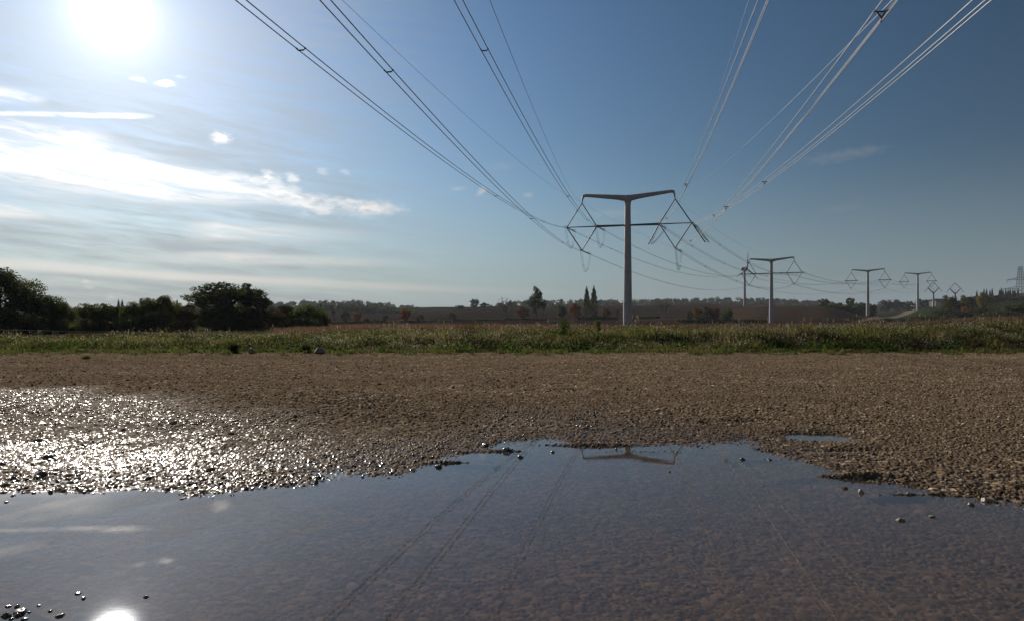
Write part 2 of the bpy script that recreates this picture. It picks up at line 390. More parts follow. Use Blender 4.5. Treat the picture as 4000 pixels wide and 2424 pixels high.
# pale track climbing the bank
tp = [(3330, 430), (3400, 470), (3440, 520), (3500, 580), (3545, 640), (3575, 690)]
trk = np.interp(Y, [a[1] for a in tp], [a[0] for a in tp]); tw = np.where((Y > 420) & (Y < 700), 1., 0)
mixc(tw*(1-sm(np.abs(pxc-trk), 22, 34)), (.20, .16, .125))
mixc((1-sm(np.abs(Y-470+((pxc-2000)*.01)), 4, 9))*sm(pxc, 1200, 1300)*(1-sm(pxc, 2900, 3000)), (.055, .058, .028))
furrow = .88+.24*vnoise(X*.3+Y, X*0, 3.2, 3)*vnoise(X, Y, 60, 8)+.1*fbm(X, Y, 8, 2, 21)
g *= np.where(Y > 300, furrow, 1)[:, None]
m, nt, b = new_mat('ground_soil')
at = N(nt, 'ShaderNodeAttribute'); at.attribute_name = 'col'
ns = noise(nt, 1.2, 6, 'Object', .7); mm = N(nt, 'ShaderNodeMix', data_type='RGBA', blend_type='MULTIPLY'); mm.inputs[0].default_value = 1
rr = ramp(nt, ns.outputs['Fac'], [(.3, (.65, .65, .65)), (.7, (1.25, 1.25, 1.25))])
nt.links.new(at.outputs['Color'], mm.inputs[6]); nt.links.new(rr.outputs['Color'], mm.inputs[7]); nt.links.new(mm.outputs[2], b.inputs['Base Color'])
b.inputs['Roughness'].default_value = 1; b.inputs['Specular IOR Level'].default_value = 0
i_, j_ = np.meshgrid(np.arange(len(yy)-1), np.arange(nt_-1), indexing='ij')
tag(mesh_obj('ground', np.stack([X, Y, Z], -1), np.stack([i_*nt_+j_, i_*nt_+j_+1, (i_+1)*nt_+j_+1, (i_+1)*nt_+j_], -1).reshape(-1, 4), m, None, True, {'col': g}),
    'rolling fields, dry meadow and ploughed slopes', kind='structure')
tag(mesh_obj('outer_ground', [[-6000, -6000, -1.2], [6000, -6000, -1.2], [6000, 6000, -1.2], [-6000, 6000, -1.2]], [[0, 1, 2, 3]],
    simple('outer_grass', (.06, .06, .03), .95, 0, .3, .05)), kind='structure')

# ------------------------------------------------------------------ grass and wildflowers
def blades(px, py, pz, h, w, lean, col, coltip=None):
    n = len(px); a = rng.uniform(0, 6.283, n); dx = np.cos(a)*w; dy = np.sin(a)*w
    la = rng.uniform(0, 6.283, n); lx = np.cos(la)*lean*h; ly = np.sin(la)*lean*h
    V = np.empty((n, 4, 3))
    V[:, 0] = np.stack([px-dx, py-dy, pz], -1); V[:, 1] = np.stack([px+dx, py+dy, pz], -1)
    V[:, 2] = np.stack([px+dx*.7+lx*.4, py+dy*.7+ly*.4, pz+h*.6], -1); V[:, 3] = np.stack([px+lx, py+ly, pz+h], -1)
    Fq = np.arange(n*4).reshape(n, 4); Fq = np.concatenate([Fq[:, [0, 1, 2]], Fq[:, [0, 2, 3]]])
    C = np.repeat(col[:, None], 4, 1)
    if coltip is not None: C[:, 2:] = coltip[:, None]
    return V.reshape(-1, 3), Fq, C.reshape(-1, 3)
def scatter(n, y0, y1, tmax=.88):
    Y = rng.uniform(y0**.7, y1**.7, n)**(1/.7); X = rng.uniform(-tmax, tmax, n)*Y
    return X, Y
GM = colattr_mat('blade_green', .5)
def pick(n, palette, amp=.35):
    p = np.array(palette)[rng.integers(0, len(palette), n)]
    return p*rng.uniform(1-amp, 1+amp, (n, 1))
# height envelope of the verge: low mown edge in front, tall weeds behind
def verge_h(X, Y):
    e = sm(Y+fbm(X, Y*0, 2.2, 2, 66)*.8, 29.8, 34)
    side = .62+.38*sm(2000+F*X/Y, 900, 1900)
    return (.07+.54*e*side)*(.42+.85*vnoise(X, Y, 2.3, 61)+.50*vnoise(X, Y, .8, 62))
n = 330000
gx, gy = scatter(n, 28.9, 46)
gx = gx+rng.normal(0, .1, n)
edge = terrain(gx, gy) > yard_base(gx, gy)-.01+.05*(rng.random(n)**3)-.06*(rng.random(n) < .06)
gx = gx[edge]; gy = gy[edge]; n = len(gx)
hh = verge_h(gx, gy)*rng.uniform(.45, 1.05, n)
tone = vnoise(gx, gy, 1.6, 63)
cA = pick(n, [(.115, .120, .030), (.155, .160, .040), (.080, .090, .024), (.195, .175, .065), (.15, .14, .06)])
cB = pick(n, [(.19, .15, .07), (.14, .12, .055), (.22, .165, .09)])
cc = np.where((tone > .60)[:, None] & (rng.random(n) < .6)[:, None], cB, cA)
V, Fq, C = blades(gx, gy, terrain(gx, gy)-.02, hh, rng.uniform(.006, .016, n), .35, cc)
tag(mesh_obj('verge_grass', V, Fq, GM, None, False, {'col': C}), 'mixed green grass and weeds along the edge of the gravel', 'grass', kind='stuff')
# stray tufts creeping out over the gravel
nc_ = 520; cX = rng.uniform(-.85, .85, nc_)*30; cY = 30.2-rng.random(nc_)**2.2*2.6; k_ = 26
gx = np.repeat(cX, k_)+rng.normal(0, .10, nc_*k_); gy = np.repeat(cY, k_)+rng.normal(0, .08, nc_*k_); n = len(gx)
V, Fq, C = blades(gx, gy, np.maximum(yard_base(gx, gy), terrain(gx, gy)), np.repeat(rng.uniform(.05, .24, nc_), k_)*rng.uniform(.5, 1.1, n), rng.uniform(.006, .014, n), .6, pick(n, [(.10, .12, .03), (.075, .10, .024), (.15, .13, .06)]))
tag(mesh_obj('stray_grass', V, Fq, GM, None, False, {'col': C}), 'stray tufts of grass along the ragged edge of the gravel', 'grass', kind='stuff')
# broad leafy weeds in the verge
n = 42000; gx, gy = scatter(n, 30.2, 44)
pm = vnoise(gx, gy, 1.1, 83) > .52; gx = gx[pm]; gy = gy[pm]; n = len(gx)
hz_ = verge_h(gx, gy)*rng.uniform(.1, .85, n)
V, Fq, C = blades(gx, gy, terrain(gx, gy)+hz_, rng.uniform(.06, .16, n), rng.uniform(.03, .06, n), .9,
                  pick(n, [(.060, .105, .018), (.085, .14, .022), (.04, .075, .016)]))
tag(mesh_obj('leafy_weeds', V, Fq, GM, None, False, {'col': C}), 'broad leaved green weeds between the grasses', 'weeds', kind='stuff')
# darker taller clumps between
n = 60000; gx, gy = scatter(n, 31.0, 45)
pm = (vnoise(gx, gy, 1.7, 183)*.7+vnoise(gx, gy, .6, 184)*.3 > .56-.06*sm(2000+F*gx/gy, 2400, 3600)); gx = gx[pm]; gy = gy[pm]; n = len(gx)
hz_ = verge_h(gx, gy)*rng.uniform(.1, 1.18, n)
V, Fq, C = blades(gx, gy, terrain(gx, gy)+hz_, rng.uniform(.05, .12, n), rng.uniform(.015, .035, n), 1.1, pick(n, [(.030, .048, .014), (.040, .055, .018), (.055, .045, .022)]))
tag(mesh_obj('dark_weeds', V, Fq, GM, None, False, {'col': C}), 'darker taller clumps of weeds among the verge grasses', 'weeds', kind='stuff')
# white flower heads
n = 80000; gx, gy = scatter(n, 31.0, 46)
dens = np.clip((vnoise(gx, gy, 2.6, 90)*.6+vnoise(gx, gy, .7, 91)*.6-.42)*2.2, .03, 1)*(.35+.45*sm(2000+F*gx/gy, 700, 1500)+.35*sm(2000+F*gx/gy, 2700, 3300))
k_ = rng.random(n) < dens; gx = gx[k_]; gy = gy[k_]; n = len(gx)
hz_ = verge_h(gx, gy)*rng.uniform(.62, 1.12, n)+terrain(gx, gy)
def discs(px, py, pz, r, col):
    n = len(px); a = np.arange(5)/5*6.283; tl = rng.normal(0, .5, (n, 2))
    V = np.empty((n, 5, 3)); V[:, :, 0] = px[:, None]+r[:, None]*np.cos(a); V[:, :, 1] = py[:, None]+r[:, None]*np.sin(a)
    V[:, :, 2] = pz[:, None]+(V[:, :, 0]-px[:, None])*tl[:, :1]+(V[:, :, 1]-py[:, None])*(tl[:, 1:]-.5)
    C = np.repeat(col[:, None], 5, 1)
    return V.reshape(-1, 3), np.arange(n*5).reshape(n, 5), C.reshape(-1, 3)
V, Fq, C = discs(gx, gy, hz_, rng.uniform(.007, .017, n), pick(n, [(.52, .53, .48), (.40, .41, .36), (.58, .54, .44)], .15))
tag(mesh_obj('white_wildflowers', V, Fq, GM, None, False, {'col': C}), 'small white daisy flower heads scattered over the verge', 'wildflowers', kind='stuff')
n = 1500; gx, gy = scatter(n, 33.0, 46)
k_ = (vnoise(gx, gy, 1.9, 95) > .66); gx = gx[k_]; gy = gy[k_]; n = len(gx)
V, Fq, C = discs(gx, gy, verge_h(gx, gy)*rng.uniform(.9, 1.25, n)+terrain(gx, gy), rng.uniform(.02, .035, n), pick(n, [(.60, .42, .03), (.5, .33, .03)], .15))
tag(mesh_obj('yellow_wildflowers', V, Fq, GM, None, False, {'col': C}), 'yellow ragwort flower heads among the tall weeds', 'wildflowers', kind='stuff')
# brown dry meadow
n = 260000; Yv = rng.uniform(44**.35, 260**.35, n)**(1/.35); gx = rng.uniform(-.5, .9, n)*Yv; gy = Yv
k_ = (2000+F*gx/gy > 1150+rng.uniform(-1, 1, n)*120); gx = gx[k_]; gy = gy[k_]; n = len(gx); s_ = gy/50
hh = (.5+.45*vnoise(gx, gy, 5, 97))*rng.uniform(.5, 1.1, n)
V, Fq, C = blades(gx, gy, terrain(gx, gy)-.02, hh, rng.uniform(.01, .02, n)*s_**.7, .3,
                  pick(n, [(.125, .080, .048), (.155, .10, .058), (.095, .064, .036), (.14, .088, .056)], .25))
tag(mesh_obj('dry_meadow_grass', V, Fq, GM, None, False, {'col': C}), 'reddish brown dry grass meadow behind the verge', 'grass', kind='stuff')
# scattered taller stems with seed heads above the verge
n = 7000; gx, gy = scatter(n, 32.0, 46); k_ = vnoise(gx, gy, 1.3, 101) > .5; gx = gx[k_]; gy = gy[k_]; n = len(gx)
hh = verge_h(gx, gy)*rng.uniform(1.1, 1.65, n); g0 = terrain(gx, gy)
V, Fq, C = blades(gx, gy, g0, hh, np.full(n, .006), .12, pick(n, [(.17, .13, .07), (.12, .12, .05), (.13, .09, .055)]))
V2, F2, C2 = blades(gx+rng.normal(0, .03, n), gy, g0+hh*.86, hh*.16, np.full(n, .018), .3, pick(n, [(.16, .11, .06), (.11, .08, .05), (.30, .26, .2)]))
tag(mesh_obj('seed_head_stems', np.concatenate([V, V2]), np.concatenate([Fq, F2+len(V)]), GM, None, False, {'col': np.concatenate([C, C2])}),
    'tall thin weed stems with brown seed heads', 'weeds', kind='stuff')

# ------------------------------------------------------------------ trees
def leaves(P, size, Nrm=None):
    n = len(P); a = rng.normal(0, 1, (n, 3)); a /= np.linalg.norm(a, axis=1)[:, None]
    b = rng.normal(0, 1, (n, 3)); b = np.cross(a, b); b /= np.linalg.norm(b, axis=1)[:, None]
    s = size*rng.uniform(.6, 1.4, (n, 1))
    V = np.stack([P-a*s, P+b*s*.6, P+a*s, P-b*s*.6], 1)
    return V.reshape(-1, 3), np.arange(4*n).reshape(n, 4)
def crown_pts(kind, n):
    """points of a unit tree: height 1, half width .5, hung on clump balls so that gaps stay open"""
    if kind == 'poplar':
        z = rng.uniform(.06, 1, n); r = .5*np.sin(np.clip((z-.02)*1.06, 0, 1)**.62*math.pi)**.7+.03
        a = rng.uniform(0, 6.283, n); q = rng.uniform(.4, 1, n)**.5*(1+.25*np.sin(a*3+z*40))
        return np.stack([np.cos(a)*r*q, np.sin(a)*r*q, z], -1)
    lo, nb, rr = {'round': (.16, 46, .15), 'oak': (.03, 150, .10), 'bush': (.02, 40, .17), 'willow': (.22, 50, .11), 'tuft': (.45, 16, .15), 'hedge': (.01, 120, .14)}[kind]
    B = []
    while len(B) < nb:
        p = rng.uniform(-1, 1, 3); d = np.linalg.norm(p)
        if d > 1 or d < .35: continue
        x, y = p[0]*.44, p[1]*.44; z = (p[2]+1)/2
        if kind == 'bush' and z < .3: x *= 1.05
        if kind == 'oak':
            if z < .55 and random.random() < .35: continue
            x *= (1.04 if z > .4 else .95)
        if kind == 'hedge': z = z*.97 if z > .5 else z*.97*random.uniform(.3, 1); x *= 1.08; y *= 1.05
        if kind == 'willow': x *= .55+.55*math.sin(min(1, z*1.1)*math.pi)**.6; x += .10*math.sin(z*9)
        if kind == 'round' : x *= 1.0
        B.append((x, y, lo+(1-lo-.06)*z, rr*random.uniform(.55, 1.25)))
    B = np.array(B); k = rng.integers(0, nb, n); d = rng.normal(0, 1, (n, 3)); d /= np.linalg.norm(d, axis=1)[:, None]
    q = rng.uniform(.25, 1, n)**.45
    P = B[k, :3]+d*(B[k, 3]*q)[:, None]*np.array([1, 1, .8])
    P[:, 2] = np.maximum(P[:, 2], .01)
    return P
def branch_mesh(kind, detail):
    mb = MB()
    H = {'poplar': .9, 'bush': .35, 'hedge': .45, 'bare': .55, 'tuft': .55}.get(kind, .5); r0 = {'poplar': .03, 'bush': .02, 'hedge': .025, 'bare': .028, 'tuft': .03}.get(kind, .035)
    zz = np.linspace(-.03, H, 5); mb.tube(np.stack([.02*np.sin(zz*9), .01*np.cos(zz*7), zz], -1), np.linspace(r0, r0*.35, 5), 6)
    def rec(p, d, L, r, lev):
        q = p+d*L; mid = (p+q)/2+rng.normal(0, L*.06, 3)
        mb.tube([p, mid, q], [r, r*.8, r*.55], 4, cap=False)
        if lev > 0:
            for _ in range(3 if kind == 'bare' else 2):
                nd = d+rng.normal(0, .45, 3); nd[2] += .12; nd /= np.linalg.norm(nd)
                rec(mid+(q-mid)*random.uniform(0, 1), nd, L*.68, r*.55, lev-1)
    nl = {'poplar': 6, 'bush': 7, 'bare': 11}.get(kind, 9)
    for i in range(nl):
        z = H*(.25+.75*(i+1)/nl); a = i*2.4
        d = np.array([math.cos(a)*.8, math.sin(a)*.8, .75 if kind != 'poplar' else 2.5]); d /= np.linalg.norm(d)
        rec(np.array([.02*math.sin(z*9), 0, z]), d, .24 if kind != 'poplar' else .1, r0*.5, detail)
    return mb
PROTO = {}
rng = np.random.default_rng(11); random.seed(11)
def proto(kind, var, nleaf, lsize, detail):
    key = (kind, var)
    if key in PROTO: return PROTO[key]
    if kind == 'bare': P = None
    b_ = branch_mesh(kind, detail).build('trunk', M['bark'])
    if kind == 'bare':
        co = np.empty(len(b_.data.vertices)*3, np.float32); b_.data.vertices.foreach_get('co', co); co = co.reshape(-1, 3)
        tip = co[co[:, 2] > .45]; P = tip[rng.integers(0, len(tip), nleaf)]+rng.normal(0, .02, (nleaf, 3))
    else: P = crown_pts(kind, nleaf)
    V, Q = leaves(P, lsize)
    rn = np.repeat(np.clip(.45+.35*(vnoise(P[:, 0]+P[:, 2], P[:, 1]+5, .16, var)-.5)*2+rng.normal(0, .18, len(P)), 0, 1), 4)[:, None]
    c_ = mesh_obj('crown', V, Q, LEAF['mid'], None, False, {'rnd': np.repeat(rn, 3, 1)})
    PROTO[key] = (b_.data, c_.data)
    bpy.data.objects.remove(b_); bpy.data.objects.remove(c_)
    return PROTO[key]
SPEC = {'oakN': ('oak', 26000, .0145, 3), 'roundN': ('round', 9000, .019, 2), 'bushN': ('hedge', 17000, .017, 2), 'bigN': ('hedge', 26000, .013, 2), 'round': ('round', 2600, .035, 2),
        'bush': ('bush', 2200, .042, 1), 'poplar': ('poplar', 2200, .045, 1), 'bare': ('bare', 260, .016, 3), 'bareN': ('bare', 700, .012, 3),
        'willow': ('willow', 4200, .026, 3), 'tuft': ('tuft', 1200, .04, 2)}
def tree(name, cat, px, base, top, w, Y, spec, leaf, label, group=None, var=None, z=None, depth=1.0):
    kind, nl, ls, dt = SPEC[spec]
    var = var if var is not None else random.randint(0, 2)
    bm_, cm_ = proto(kind, (hash(spec[-1] == 'N') & 1)*10+var, nl, ls, dt)
    X = (px-2000)/F*Y; zz = tz(X, Y) if z is None else z
    topz = EYE+(HZ-top)/F*Y; h = max(topz-zz, .5)*(1.05 if kind in ('hedge', 'oak') else 1.02); W = w/F*Y/ (.98 if kind != 'poplar' else 1.0)
    e = empty(name, (X, Y, zz), random.uniform(-.5, .5), (W, W*depth, h))
    tr_ = bpy.data.objects.new('trunk', bm_); cr_ = bpy.data.objects.new('crown', cm_)
    for o in (tr_, cr_): COL.objects.link(o); o.parent = e
    cr_.material_slots[0].link = 'OBJECT'; cr_.material_slots[0].material = LEAF[leaf]
    return tag(e, label, cat, group)

GL = 'trees and shrubs in the near hedgerow on the left'
T = tree
T('broadleaf_tree', 'tree', 5, 1305, 1048, 285, 95, 'bigN', 'dark', 'tallest dark tree at the far left end of the hedgerow', GL, 0)
T('broadleaf_tree', 'tree', 95, 1305, 1125, 130, 97, 'bushN', 'dark', 'dark lower tree leaning against the tall tree at the left edge', GL, 1)
T('broadleaf_tree', 'tree', 192, 1305, 1152, 120, 100, 'bushN', 'mid', 'rounded green tree right of the tall left edge tree', GL, 2)
T('broadleaf_tree', 'tree', 250, 1305, 1180, 95, 103, 'bushN', 'mid', 'sloping shrub beside the first gap in the left hedgerow', GL, 0)
T('shrub', 'shrub', 338, 1305, 1186, 115, 112, 'bushN', 'olive', 'olive shrub just right of the first gap in the left hedgerow', GL, 1)
T('shrub', 'shrub', 400, 1305, 1184, 110, 114, 'bushN', 'mid', 'dense shrub before the two far poplar tips', GL, 2)
T('shrub', 'shrub', 462, 1305, 1196, 110, 116, 'bushN', 'dark', 'low dark shrub in the middle of the left hedgerow', GL, 0)
T('broadleaf_tree', 'tree', 520, 1305, 1180, 95, 112, 'bushN', 'mid', 'first of three taller green trees left of the big oak', GL, 1)
T('broadleaf_tree', 'tree', 578, 1305, 1162, 100, 114, 'bushN', 'mid', 'middle of three taller green trees left of the big oak', GL, 2)
T('broadleaf_tree', 'tree', 645, 1305, 1154, 105, 116, 'bushN', 'olive', 'third and tallest of three green trees left of the big oak', GL, 0)
T('shrub', 'shrub', 608, 1305, 1215, 130, 110, 'bushN', 'dark', 'dark undergrowth shrub under the three taller green trees', GL, 1)
T('shrub', 'shrub', 722, 1305, 1198, 100, 118, 'bushN', 'brown', 'brownish shrub touching the left side of the big oak', GL, 2)
T('oak_tree', 'tree', 895, 1305, 1104, 330, 135, 'oakN', 'dark', 'big spreading oak standing alone above the left hedgerow', None, 0)
T('shrub', 'shrub', 880, 1305, 1225, 170, 130, 'bushN', 'dark', 'dark thicket around the foot of the big oak', GL, 0)
T('shrub', 'shrub', 985, 1305, 1205, 130, 134, 'bushN', 'dark', 'dark bush under the right hand limbs of the big oak', GL, 1)
T('shrub', 'shrub', 1062, 1305, 1215, 110, 140, 'bushN', 'brown', 'brown green bush between oak and the bright shrub', GL, 2)
T('shrub', 'shrub', 1120, 1305, 1192, 110, 150, 'bushN', 'brown', 'bronze coloured thin shrub left of the bright green one', GL, 0)
T('shrub', 'shrub', 1205, 1305, 1193, 150, 146, 'bushN', 'green', 'bright green rounded shrub at right end of the left hedgerow', GL, 1)
T('shrub', 'shrub', 1262, 1300, 1228, 60, 150, 'bushN', 'olive', 'small low bush at the very end of the left hedgerow', GL, 2)
for i, p in enumerate((463, 477, 692)):
    T('poplar_tree', 'tree', p, 1230, 1172, 13, 700, 'poplar', 'mid', ['left tip of a distant poplar pair above the hedgerow', 'right tip of a distant poplar pair above the hedgerow', 'distant single poplar just left of the big oak'][i], 'distant poplars behind the left hedgerow', i)
T('broadleaf_tree', 'tree', 286, 1240, 1210, 70, 640, 'round', 'wood', 'far pale blue tree seen through the hedgerow gap', None, 1)
GMd = 'single trees along the far field boundary'
mid = [
 (1262, 1272, 1170, 75, 430, 'bare', 'brown', 'bare thin tree near the left end of the field boundary'),
 (1305, 1272, 1182, 60, 445, 'bare', 'brown', 'second bare tree beside the first at the boundary left end'),
 (1350, 1273, 1213, 38, 430, 'round', 'dark', 'small dark tree left of the small orange tree'),
 (1394, 1270, 1216, 38, 440, 'round', 'orange', 'small orange and green tree left of the larger orange one'),
 (1432, 1268, 1240, 20, 440, 'bush', 'brown', 'tiny brown bush right of the small orange tree'),
 (1464, 1266, 1240, 18, 445, 'bush', 'orange', 'tiny orange bush in the boundary row'),
 (1501, 1266, 1226, 28, 450, 'round', 'mid', 'small green tree left of the large round orange tree'),
 (1582, 1266, 1202, 52, 450, 'round', 'orange', 'large round orange topped tree on the left field boundary'),
 (1640, 1267, 1226, 32, 450, 'bush', 'dark', 'dark bush immediately right of the large round orange tree'),
 (1765, 1256, 1220, 40, 470, 'round', 'olive', 'pale olive tree above the low dark hedge'),
 (1978, 1256, 1156, 88, 470, 'bare', 'brown', 'wide bare branched tree left of the reddish tree'),
 (2044, 1253, 1199, 46, 470, 'round', 'red', 'reddish brown tree beside the tall ragged tree'),
 (2093, 1253, 1122, 78, 470, 'willow', 'grey', 'tall ragged grey green tree in the picture middle'),
 (2195, 1245, 1188, 44, 480, 'round', 'mid', 'round green tree right of the tall ragged tree'),
 (2247, 1247, 1185, 48, 480, 'round', 'orange', 'orange brown tree left of the twin poplars'),
 (2367, 1240, 1197, 42, 490, 'round', 'orange', 'small round orange tree between twin poplars and pylon'),
 (2413, 1240, 1204, 34, 500, 'bare', 'brown', 'small bare bush left of the nearest pylon column'),
 (2597, 1248, 1168, 80, 500, 'bare', 'brown', 'wide bare tree right of the nearest pylon column'),
 (2695, 1255, 1206, 32, 420, 'bush', 'dark', 'dark green bush at the left end of the coloured clump'),
 (2727, 1255, 1198, 46, 415, 'round', 'orange', 'orange tree on the left of the coloured clump'),
 (2763, 1255, 1196, 46, 415, 'round', 'brown', 'dark brown tree in the middle of the coloured clump'),
 (2793, 1255, 1201, 46, 410, 'round', 'red', 'russet tree on the right of the coloured clump'),
 (2838, 1258, 1202, 50, 400, 'bush', 'mid', 'dense green bush at the right end of the coloured clump'),
 (2745, 1258, 1226, 70, 405, 'bush', 'dark', 'low dark bush in front of the coloured clump'),
]
for a in mid: T({'bush': 'shrub', 'bare': 'bare_tree'}.get(a[5], 'broadleaf_tree'), 'shrub' if a[5] == 'bush' else 'tree', *a, group=GMd)
T('poplar_tree', 'tree', 2292, 1242, 1124, 25, 485, 'poplar', 'dark', 'left one of the twin tall poplars near the nearest pylon', 'twin poplars', 0)
T('poplar_tree', 'tree', 2320, 1242, 1121, 27, 485, 'poplar', 'dark', 'right one of the twin tall poplars near the nearest pylon', 'twin poplars', 1)
GS = 'skyline trees on the far ridge'
sky_t = [
 (1852, 1212, 1167, 40, 900, 'round', 'wood', 'taller tree on the low skyline dip left of centre'),
 (1893, 1210, 1183, 40, 900, 'round', 'wood', 'small tree next to the taller one in the skyline dip'),
 (1795, 1212, 1192, 44, 900, 'round', 'wood', 'low tree at the left side of the skyline dip'),
 (3216, 1205, 1166, 50, 620, 'round', 'dark', 'dense dark tree at right end of the ploughed mound'),
 (3262, 1210, 1182, 60, 630, 'round', 'dark', 'low dark tree between ploughed mound and flat topped tree'),
 (3320, 1205, 1165, 48, 640, 'tuft', 'dark', 'flat topped tree rising left of the third pylon'),
 (3362, 1215, 1180, 50, 640, 'round', 'mid', 'green tree just left of the third pylon column'),
 (3404, 1215, 1186, 44, 640, 'round', 'mid', 'green tree just right of the third pylon column'),
 (3457, 1205, 1170, 56, 900, 'round', 'wood', 'round skyline tree between third and fourth pylons'),
 (3506, 1205, 1172, 56, 900, 'round', 'wood', 'second round skyline tree between third and fourth pylons'),
 (3548, 1205, 1175, 44, 900, 'round', 'wood', 'small skyline tree left of the fourth pylon'),
 (3608, 1205, 1166, 66, 900, 'round', 'wood', 'wide skyline tree directly behind the fourth pylon'),
]
for a in sky_t: T('broadleaf_tree', 'tree', *a, group=GS)
GR = 'trees and shrubs on the right hand rise'
right = [
 (3711, 1240, 1150, 66, 470, 'round', 'olive', 'yellowish green tree in front of the second diamond pylon'),
 (3742, 1235, 1176, 50, 480, 'round', 'mid', 'dull green tree right behind the yellowish green one'),
 (3779, 1235, 1150, 64, 480, 'round', 'olive', 'pale yellow green tree right of the second diamond pylon'),
 (3774, 1236, 1192, 40, 440, 'bush', 'orange', 'orange bush below the pale yellow green tree'),
 (3812, 1210, 1156, 50, 640, 'round', 'mid', 'green tree under the first of the right hand poplars'),
 (3842, 1210, 1144, 50, 520, 'round', 'yellow', 'bright yellow tree in front of the poplar row'),
 (3880, 1215, 1152, 60, 650, 'round', 'brown', 'brown shaded tree right of the bright yellow one'),
 (3960, 1200, 1156, 110, 680, 'round', 'dark', 'wide dark tree under the lattice pylon'),
 (3690, 1250, 1203, 80, 420, 'bush', 'dark', 'dark thicket at the foot of the yellowish green tree'),
 (3760, 1248, 1212, 90, 400, 'bush', 'brown', 'brown thicket below the orange bush'),
 (3835, 1248, 1200, 100, 390, 'bush', 'dark', 'dark bramble thicket below the yellow tree'),
 (3905, 1248, 1206, 100, 370, 'bush', 'mid', 'broad green thicket at the right of the rise'),
 (3985, 1248, 1184, 120, 350, 'bush', 'mid', 'large mounded thicket cut by the right picture edge'),
 (3935, 1250, 1216, 90, 330, 'bush', 'brown', 'low brown green thicket before the large mounded one'),
 (3640, 1252, 1230, 60, 400, 'bush', 'brown', 'small brown bush at the foot of the green bank'),
 (3585, 1254, 1233, 50, 400, 'bush', 'brown', 'small bush below the fourth pylon'),
 (3528, 1254, 1238, 50, 400, 'bush', 'mid', 'small green bush beside the pale track'),
 (3470, 1254, 1240, 40, 400, 'bush', 'dark', 'tiny dark bush where the pale track begins to climb'),
 (3232, 1252, 1241, 40, 390, 'bush', 'mid', 'tiny green bush at the foot of the ploughed mound'),
 (3340, 1254, 1236, 60, 400, 'bush', 'brown', 'brown bush left of the third pylon foot'),
]
for a in right: T('shrub' if a[5] == 'bush' else 'broadleaf_tree', 'shrub' if a[5] == 'bush' else 'tree', *a, group=GR)
ORD = ['first', 'second', 'third', 'fourth', 'fifth', 'sixth', 'seventh', 'eighth', 'ninth', 'tenth', 'eleventh', 'twelfth', 'thirteenth', 'fourteenth']
for i, (p, t) in enumerate([(3816, 1137), (3844, 1129), (3854, 1130), (3867, 1134), (3876, 1128), (3905, 1132), (3911, 1125), (3918, 1131), (3929, 1129), (3938, 1131), (3946, 1128), (3957, 1130), (3964, 1133), (3977, 1129)]):
    T('poplar_tree', 'tree', p, 1190, t, 9, 690, 'poplar', 'mid' if i % 2 else 'brown', ORD[i]+' slim poplar from the left in the right hand row', 'row of slim poplars at the right', i % 3)
def hedge(px0, px1, y0, y1, Y, leaf, label, n):
    P = np.stack([rng.uniform(px0, px1, n), rng.uniform(0, 1, n)**.8, rng.uniform(-1, 1, n)], -1)
    X = (P[:, 0]-2000)/F*Y; YY = Y+P[:, 2]*1.8; g0 = terrain(X, YY)
    topz = EYE+(HZ-y1)/F*Y; hgt = np.maximum(topz-g0, 1.)*(.75+.4*vnoise(X, YY, 5, 3))
    c0 = np.array([(px0+px1)/2-2000, 0, 0])/F*Y; c0[1] = Y; c0[2] = tz(c0[0], Y)
    Pw = np.stack([X, YY, g0+P[:, 1]*hgt], -1)-c0
    V, Q = leaves(Pw, .45); rn = np.repeat(rng.uniform(0, 1, n), 4)[:, None]
    o = mesh_obj('hedge', V, Q, LEAF[leaf], None, False, {'rnd': np.repeat(rn, 3, 1)}); o.location = c0
    return tag(o, label, 'hedge', 'far hedges')
hedge(1235, 1420, 1275, 1266, 440, 'dark', 'low dark undergrowth beneath the small trees at the boundary left end', 5000)
hedge(1425, 1672, 1271, 1263, 452, 'mid', 'low undergrowth beneath the large round orange tree', 5000)
hedge(1970, 2140, 1258, 1249, 470, 'brown', 'low scrub beneath the reddish and the tall ragged trees', 4000)
hedge(2640, 2880, 1260, 1246, 408, 'dark', 'dark scrub along the foot of the coloured clump', 6000)
hedge(1680, 1962, 1264, 1251, 462, 'dark', 'low dark hedge right of the large round orange tree', 9000)
hedge(2255, 2410, 1248, 1236, 478, 'dark', 'dark hedge along the foot of the twin poplars', 6000)
hedge(2462, 2575, 1248, 1234, 490, 'dark', 'short dark hedge right of the nearest pylon column', 5000)
hedge(3222, 3420, 1222, 1196, 560, 'mid', 'green hedge behind the right end of the ploughed mound', 11000)
hedge(2895, 3000, 1256, 1248, 396, 'brown', 'low brown hedge at the foot of the second pylon', 3500)
